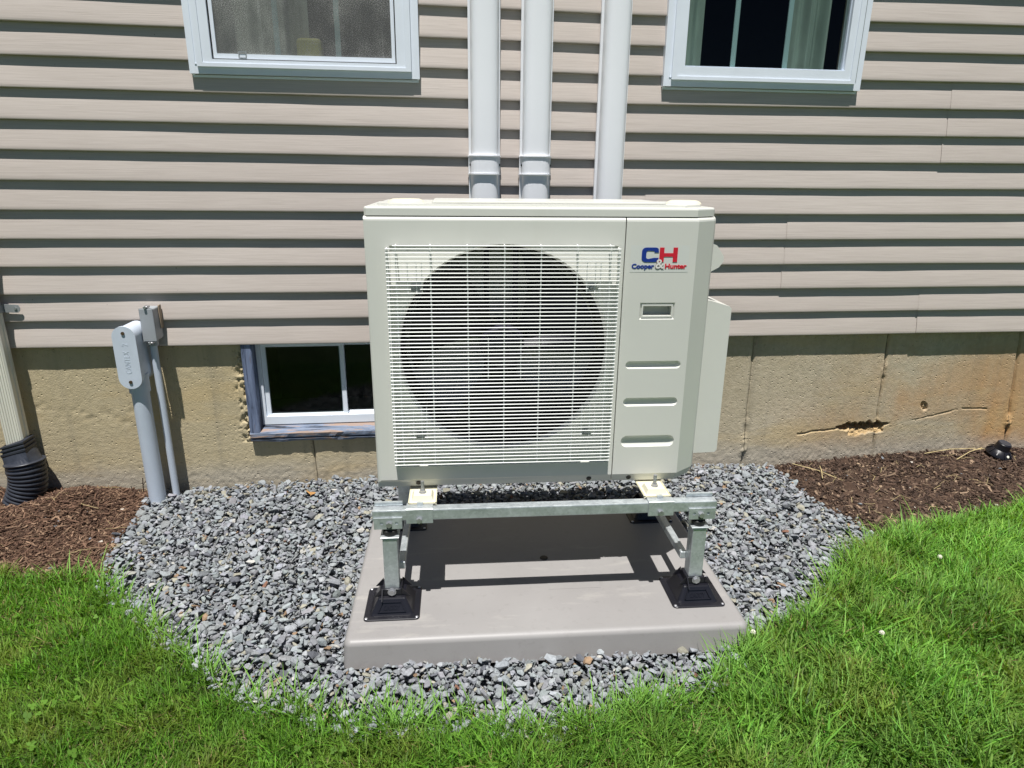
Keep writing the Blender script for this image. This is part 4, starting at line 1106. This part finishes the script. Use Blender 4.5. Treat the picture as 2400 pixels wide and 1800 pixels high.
# ------------------------------------------------------------------ mulch, clods, litter
CHIP = []
for k in range(10):
    r = np.random.default_rng(300 + k); bm = BM(); box(bm, -1, 1, -1, 1, -1, 1)
    for v in bm.verts: v.co = Vector((v.co.x * r.uniform(.75, 1), v.co.y * r.uniform(.4, 1), v.co.z * r.uniform(.5, 1) + .5 * v.co.x * r.uniform(-.4, .4)))
    bmesh.ops.triangulate(bm, faces=bm.faces[:]); bm.verts.index_update()
    CHIP.append((np.array([v.co[:] for v in bm.verts]), np.array([[v.index for v in f.verts] for f in bm.faces]))); bm.free()
def build_mulch():
    def field(n, xr, yr, dens):
        x = rng.uniform(*xr, n); y = rng.uniform(*yr, n)
        ok = (y > grass_edge(x) - .03) & (y < .012) & ~gravel_mask(x, y, -.015) & (rng.random(n) < dens(x, y)); return x[ok], y[ok]
    # left: red-brown shredded bark
    x, y = field(60000, (-2.3, -1.1), (-.72, .01), lambda x, y: .9 + 0 * x); n = len(x)
    L = np.clip(rng.lognormal(math.log(.0062), .62, n), .002, .032); w = np.clip(L * rng.uniform(.10, .30, n), .0006, .0032)
    z = T(x, y) + rng.uniform(-.004, .010, n)
    k = rng.random(n)[:, None]; base = np.where(k < .35, np.array([[.080, .046, .032]]), np.where(k < .75, np.array([[.132, .077, .051]]), np.array([[.215, .14, .092]])))
    col = base * rng.uniform(.65, 1.35, (n, 1))
    scatter('bark_mulch', np.stack([x, y, z], 1), np.stack([L, w, w * .7], 1), np.stack([rng.normal(0, .3, n), rng.normal(0, .28, n), rng.normal(.3, 1.1, n)], 1), col, MT['chip'], CHIP, label='red-brown shredded bark mulch left of the gravel', kind='stuff')
    # right: dark soil crumbs with wood bits
    x, y = field(70000, (1.2, 3.4), (-.95, .01), lambda x, y: .8 + 0 * x); n = len(x)
    L = np.clip(rng.lognormal(math.log(.0042), .6, n), .0015, .022); w = np.clip(L * rng.uniform(.18, .7, n), .0008, .006)
    z = T(x, y) + rng.uniform(-.004, .006, n)
    k = rng.random(n)[:, None]; base = np.where(k < .55, np.array([[.055, .036, .027]]), np.where(k < .86, np.array([[.105, .068, .049]]), np.array([[.22, .155, .105]])))
    col = base * rng.uniform(.65, 1.35, (n, 1))
    scatter('soil_mulch', np.stack([x, y, z], 1), np.stack([L, w, w * .8], 1), np.stack([rng.normal(0, .35, n), rng.normal(0, .35, n), rng.uniform(0, 6.28, n)], 1), col, MT['chip'], CHIP, label='dark crumbly soil with wood bits right of the gravel', kind='stuff')
    # pebbles strewn on both beds
    x = np.concatenate([rng.uniform(1.5, 3.2, 110), rng.uniform(-2.0, -1.25, 45)]); y = np.concatenate([rng.uniform(-.8, -.02, 110), rng.uniform(-.6, -.02, 45)])
    ok = (y > grass_edge(x)) & ~gravel_mask(x, y, .0); x, y = x[ok], y[ok]; n = len(x); a = np.clip(rng.lognormal(math.log(.007), .5, n), .004, .02)
    k = rng.random(n)[:, None]; col = np.where(k < .4, np.array([[.20, .22, .24]]), np.where(k < .8, np.array([[.36, .26, .17]]), np.array([[.5, .46, .40]]))) * rng.uniform(.7, 1.2, (n, 1))
    scatter('pebbles', np.stack([x, y, T(x, y) + .006], 1), np.stack([a, a * .8, a], 1), np.stack([rng.normal(0, .3, n), rng.normal(0, .3, n), rng.uniform(0, 6, n)], 1), col, MT['stone'], PROTO, label='loose pebbles strewn over the bare beds', kind='stuff')
    # straw: dry bent stems
    bm = BM()
    for i in range(90):
        if i < 60: x, y = random.uniform(1.5, 2.9), random.uniform(-.6, -.01)
        else: x, y = random.uniform(-2.0, -1.2), random.uniform(-.55, -.02)
        if y < float(grass_edge(x)): continue
        a = random.uniform(-.9, .9) + (math.pi if random.random() < .5 else 0); l = random.uniform(.03, .11); z = float(T(x, y))
        tube(bm, [(x, y, z + .006), (x + l * .5 * math.cos(a), y + l * .5 * math.sin(a), z + random.uniform(.008, .022)), (x + l * math.cos(a + .3), min(.0, y + l * math.sin(a + .3)), z + .007)], random.uniform(.0005, .0010), 4)
    for (x, y, dx, dy, l) in ((2.42, -.035, -1, .05, .24), (2.46, -.03, -.9, -.35, .20), (2.40, -.05, .9, .2, .14), (1.52, -.05, .8, -.75, .20), (1.62, -.10, -.3, -.8, .10)):
        z = float(T(x, y)); tube(bm, [(x, y, z + .03), (x + dx * l * .5, min(0, y + dy * l * .5), z + .028), (x + dx * l, min(0, y + dy * l), z + .008)], .0018, 5)
    t = M_simple('dry_straw', (.50, .40, .20), .8, var=.25, vscale=(40, 40, 40))
    tag(obj('dry_straw', bm, t), 'dry straw stems strewn over soil and mulch', kind='stuff')
build_mulch()
def leaf(name, loc, rot, size, label):
    bm = BM(); n = 9; L = [];  Rr = []; Mid = []
    for i in range(n):
        u = i / (n - 1); w = .42 * math.sin(math.pi * min(1, u * 1.02)) ** .8; x = u - .5; b = .10 * math.sin(u * 3)
        Mid.append(bm.verts.new((x, 0, b))); L.append(bm.verts.new((x, w, b + .16 * w))); Rr.append(bm.verts.new((x, -w, b + .22 * w)))
    for i in range(n - 1):
        bm.faces.new((Mid[i], Mid[i + 1], L[i + 1], L[i])); bm.faces.new((Rr[i], Rr[i + 1], Mid[i + 1], Mid[i]))
    bmesh.ops.remove_doubles(bm, verts=bm.verts[:], dist=1e-4)
    tube(bm, [(-.5, 0, 0), (-.7, .02, .03), (-.95, .10, .01)], .02, 5)
    bmesh.ops.scale(bm, vec=(size, size, size), verts=bm.verts[:])
    o = obj(name, bm, MT['leaf'], None, True, loc, rot); tag(o, label, 'leaf', 'dry leaves on the gravel')
leaf('dry_leaf', (-.585, -.145, .040), (.45, .2, 1.9), .050, 'orange dry leaf lying on the gravel below the basement window')
leaf('dry_leaf', (.485, -.35, .040), (.2, .1, .5), .036, 'small dry leaf on shaded gravel behind the stand')

# small black lamp by the wall
def path_light():
    t = thing('path_light', 'small black garden light lying against the foundation at the far right', 'lamp', (2.515, -.065, .052))
    mt = Matrix.Rotation(R(14), 4, 'X') @ Matrix.Rotation(R(6), 4, 'Y')
    bm = BM(); lathe(bm, [(.030, 0), (.050, .004), (.056, .012), (.054, .019), (.040, .034), (.033, .040), (.030, .055), (.029, .068), (.026, .071)], 28, mt); b = obj('lamp_body', bm, MT['black'], t)
    soften(b.data)
    bm = BM()
    for k in range(10):
        a = 2 * math.pi * k / 10; c, s = math.cos(a), math.sin(a); vs = []
        prism(bm, [(.036, .038), (.055, .021), (.056, .024), (.037, .042)], 'y', -.002, .002)
        new = [v for v in bm.verts if not v.tag]
        for v in new: x, y = v.co.x, v.co.y; v.co = mt @ Vector((x * c - y * s, x * s + y * c, v.co.z)); v.tag = True
    obj('rib', bm, MT['black'], t)
    bm = BM(); lathe(bm, [(.025, .0712), (.025, .073), (.022, .0735)], 24, mt); obj('solar_cap', bm, MT['pipeblack'], t)
    bm = BM(); lathe(bm, [(.006, 0), (.006, .002), (.004, .003)], 12, mt @ Matrix.Translation((.0, -.0475, .0265)) @ Matrix.Rotation(R(50), 4, 'X')); obj('lens', bm, MT['flower'], t)
path_light()

# twig at the foot of the thick conduit
bm = BM(); tube(bm, [(-1.275, -.02, .0), (-1.268, -.03, .05), (-1.262, -.035, .085)], .002, 5); tube(bm, [(-1.268, -.03, .05), (-1.25, -.03, .075), (-1.238, -.035, .105)], .0014, 5); tube(bm, [(-1.31, -.025, .0), (-1.315, -.03, .05)], .0016, 5)
tag(obj('twig', bm, M_simple('dark_twig', (.08, .05, .035), .9)), 'small dark twig standing at the foot of the thick conduit', 'twig')

# ------------------------------------------------------------------ lawn
def blades(name, x, y, h, w, lean, az, col, bend, **tags):
    n = len(x); t = np.array([0, .42, .78, 1.0]); z0 = T(np.clip(x, -4, 5), y) - .004
    dx, dy = np.cos(az), np.sin(az); px, py = -dy, dx
    # face the blade's flat side roughly sideways to its lean
    V = np.empty((n, 7, 3), np.float32)
    for k, tk in enumerate(t):
        out = h * (lean * tk + bend * tk * tk); up = h * tk * np.sqrt(np.clip(1 - (lean * .6 + bend * .5 * tk) ** 2, .12, 1))
        cx, cy, cz = x + dx * out, y + dy * out, z0 + up
        ww = w * (1.0, .92, .6, 0)[k]
        if k < 3:
            V[:, 2 * k] = np.stack([cx - px * ww, cy - py * ww, cz], 1); V[:, 2 * k + 1] = np.stack([cx + px * ww, cy + py * ww, cz], 1)
        else: V[:, 6] = np.stack([cx, cy, cz], 1)
    b = (np.arange(n) * 7)[:, None]
    Q = np.concatenate([b + np.array([[0, 1, 3, 2]]), b + np.array([[2, 3, 5, 4]])]); Tn = b + np.array([[4, 5, 6]])
    g = np.array([.55, .55, .9, .9, 1.05, 1.05, 1.1])
    Cc = col[:, None, :] * np.ones((1, 7, 1)); 
    o = np_obj(name, V.reshape(-1, 3), [Q, Tn], MT['grass'], col=Cc.reshape(-1, 3), smooth=True); tag(o, **tags); return o
def build_lawn():
    def pts(n, xr, yr):
        x = rng.uniform(*xr, n); y = rng.uniform(*yr, n); e = grass_edge(x)
        d = e - y
        den = .35 + 1.0 * fbm(x * 11, y * 11, 71) 
        ok = (d > 0) & (rng.random(n) < np.clip(d / .02 + .45, 0, 1) * np.clip(den, .4, 1)); return x[ok], y[ok], d[ok]
    X, Y, D = [], [], []
    for n, xr, yr in ((170000, (-1.95, .45), (-1.75, -.5)), (210000, (.25, 2.75), (-1.75, -.3)), (26000, (-3.2, 4.2), (-2.6, -.3))):
        a, b, d = pts(n, xr, yr); X.append(a); Y.append(b); D.append(d)
    x, y, d = np.concatenate(X), np.concatenate(Y), np.concatenate(D); n = len(x)
    right = 1 / (1 + np.exp(-(x - .35) * 4))
    patch = fbm(x * 3.2, y * 3.2, 72); clump = fbm(x * 16, y * 16, 73)
    h = (.032 + .022 * right) * rng.uniform(.55, 1.45, n) * (.45 + 1.1 * clump)
    wide = rng.random(n) < .10
    tall = rng.random(n) < .012; h[tall] *= rng.uniform(1.3, 1.9, tall.sum())
    w = rng.uniform(.0006, .0014, n) * (1 + .75 * right); w[tall] *= 1.2; w[wide] *= 1.7
    swirl = 2 * math.pi * fbm(x * 5, y * 5, 74) * 1.6
    az = swirl + rng.normal(0, 1.7, n)
    lean = np.clip(rng.normal(.42, .32, n), 0, 1.0); bend = np.clip(rng.normal(.32, .25, n), -.1, 1.0)
    g = np.array([[.100, .222, .022]]) * (1 - right[:, None]) + np.array([[.152, .310, .050]]) * right[:, None]
    col = g * rng.uniform(.40, 1.65, (n, 1)) * (.62 + .75 * patch[:, None]) * (1 + rng.normal(0, .08, (n, 3)))
    yel = np.clip((fbm(x * 7, y * 7, 75) - .53) * 4, 0, 1)[:, None] * .45
    col = col * (1 - yel) + yel * np.array([[.24, .27, .055]]) * rng.uniform(.7, 1.3, (n, 1))
    dead = rng.random(n) < (.035 + .09 * (fbm(x * 5, y * 5, 76) > .60)); col[dead] = np.array([[.36, .28, .14]]) * rng.uniform(.6, 1.3, (dead.sum(), 1))
    h[dead] *= .75
    blades('grass', x, y, h, w, lean, az, np.clip(col, 0, 1), bend, label='lawn grass blades in front of the gravel bed', kind='stuff')
    print('blades', n)
    # broad-bladed tufts leaning over the stones
    x = np.concatenate([rng.uniform(-1.3, 1.9, 620), rng.normal(.78, .035, 90), rng.normal(-.16, .05, 50), rng.normal(.40, .06, 60)]); n2 = len(x); y = grass_edge(x) - rng.uniform(-.016, .05, n2)
    blades('edge_grass', x, y, rng.uniform(.045, .10, n2), rng.uniform(.001, .0021, n2), rng.uniform(.1, .7, n2), rng.normal(1.3, 1.0, n2), np.array([[.17, .34, .06]]) * rng.uniform(.7, 1.3, (n2, 1)), rng.uniform(.1, .8, n2), label='longer grass tufts leaning over the edge of the stones', kind='stuff')
    # clover: three round leaflets on a stalk
    n3 = 2600; x = np.concatenate([rng.uniform(-1.9, .3, 900), rng.uniform(.2, 2.7, 1700)]); y = rng.uniform(-1.75, -.4, n3); ok = (grass_edge(x) - y > .02) & (fbm(x * 4, y * 4, 77) > .52); x, y = x[ok], y[ok]; n3 = len(x)
    r = rng.uniform(.0028, .0052, n3); z = T(x, y) + rng.uniform(.018, .040, n3); a0 = rng.uniform(0, 6.28, n3); tilt = rng.normal(0, .35, (n3, 2))
    V = np.empty((n3, 3, 6, 3)); ang = np.linspace(0, 2 * math.pi, 6, endpoint=False)
    for k in range(3):
        a = a0 + k * 2.094; cx, cy = np.cos(a) * r, np.sin(a) * r
        lx = cx[:, None] + r[:, None] * np.cos(ang)[None] * .95; ly = cy[:, None] + r[:, None] * np.sin(ang)[None] * .95
        V[:, k, :, 0] = x[:, None] + lx; V[:, k, :, 1] = y[:, None] + ly; V[:, k, :, 2] = z[:, None] + lx * tilt[:, :1] + ly * tilt[:, 1:]
    F = (np.arange(n3 * 3) * 6)[:, None] + np.arange(6)[None]
    col = np.repeat(np.array([[.125, .255, .032]]) * rng.uniform(.5, 1.2, (n3, 1)), 18, 0)
    tag(np_obj('clover', V.reshape(-1, 3), [F], MT['grass'], col=col), 'clover leaves growing among the lawn grass', kind='stuff')
    for (fx, fy, lab) in ((.80, -1.16, 'white clover flower beside the front right corner of the pad'), (1.16, -1.20, 'white clover flower alone in the grass well right of the pad'), (1.60, -.86, 'white clover flower in the grass below the dark soil bed')):
        z = float(T(fx, fy)); t = thing('clover_flower', lab, 'flower', (fx, fy, z), 0, 'white clover flowers in the lawn')
        bm = BM(); tube(bm, [(0, 0, 0), (.003, .002, .03), (.004, .0, .055)], .0008, 5); obj('stem', bm, MT['lawn'], t)
        bm = BM()
        for k in range(26):
            a = k * 2.4; e = math.acos(1 - 1.5 * (k + .5) / 26); d = Vector((math.sin(e) * math.cos(a), math.sin(e) * math.sin(a), math.cos(e)))
            cyl(bm, Vector((.004, 0, .056)) + d * .002, Vector((.004, 0, .056)) + d * .0075, .0016, .0010, 4)
        obj('flower_head', bm, MT['flower'], t)
build_lawn()
# a tall seed stalk standing in the left lawn
bm = BM(); z = float(T(-.98, -1.10)); tube(bm, [(0, 0, 0), (-.006, .004, .05), (-.010, .012, .095)], [.0016, .0015, .0012], 5); tube(bm, [(-.010, .012, .095), (-.0105, .0125, .107), (-.011, .013, .118), (-.011, .0135, .124)], [.0015, .0042, .0040, .001], 7)
tag(obj('seed_stalk', bm, M_simple('green_stalk', (.15, .26, .05), .6), None, True, (-.98, -1.10, z)), 'tall pale green seed stalk standing in the left lawn', 'stalk')
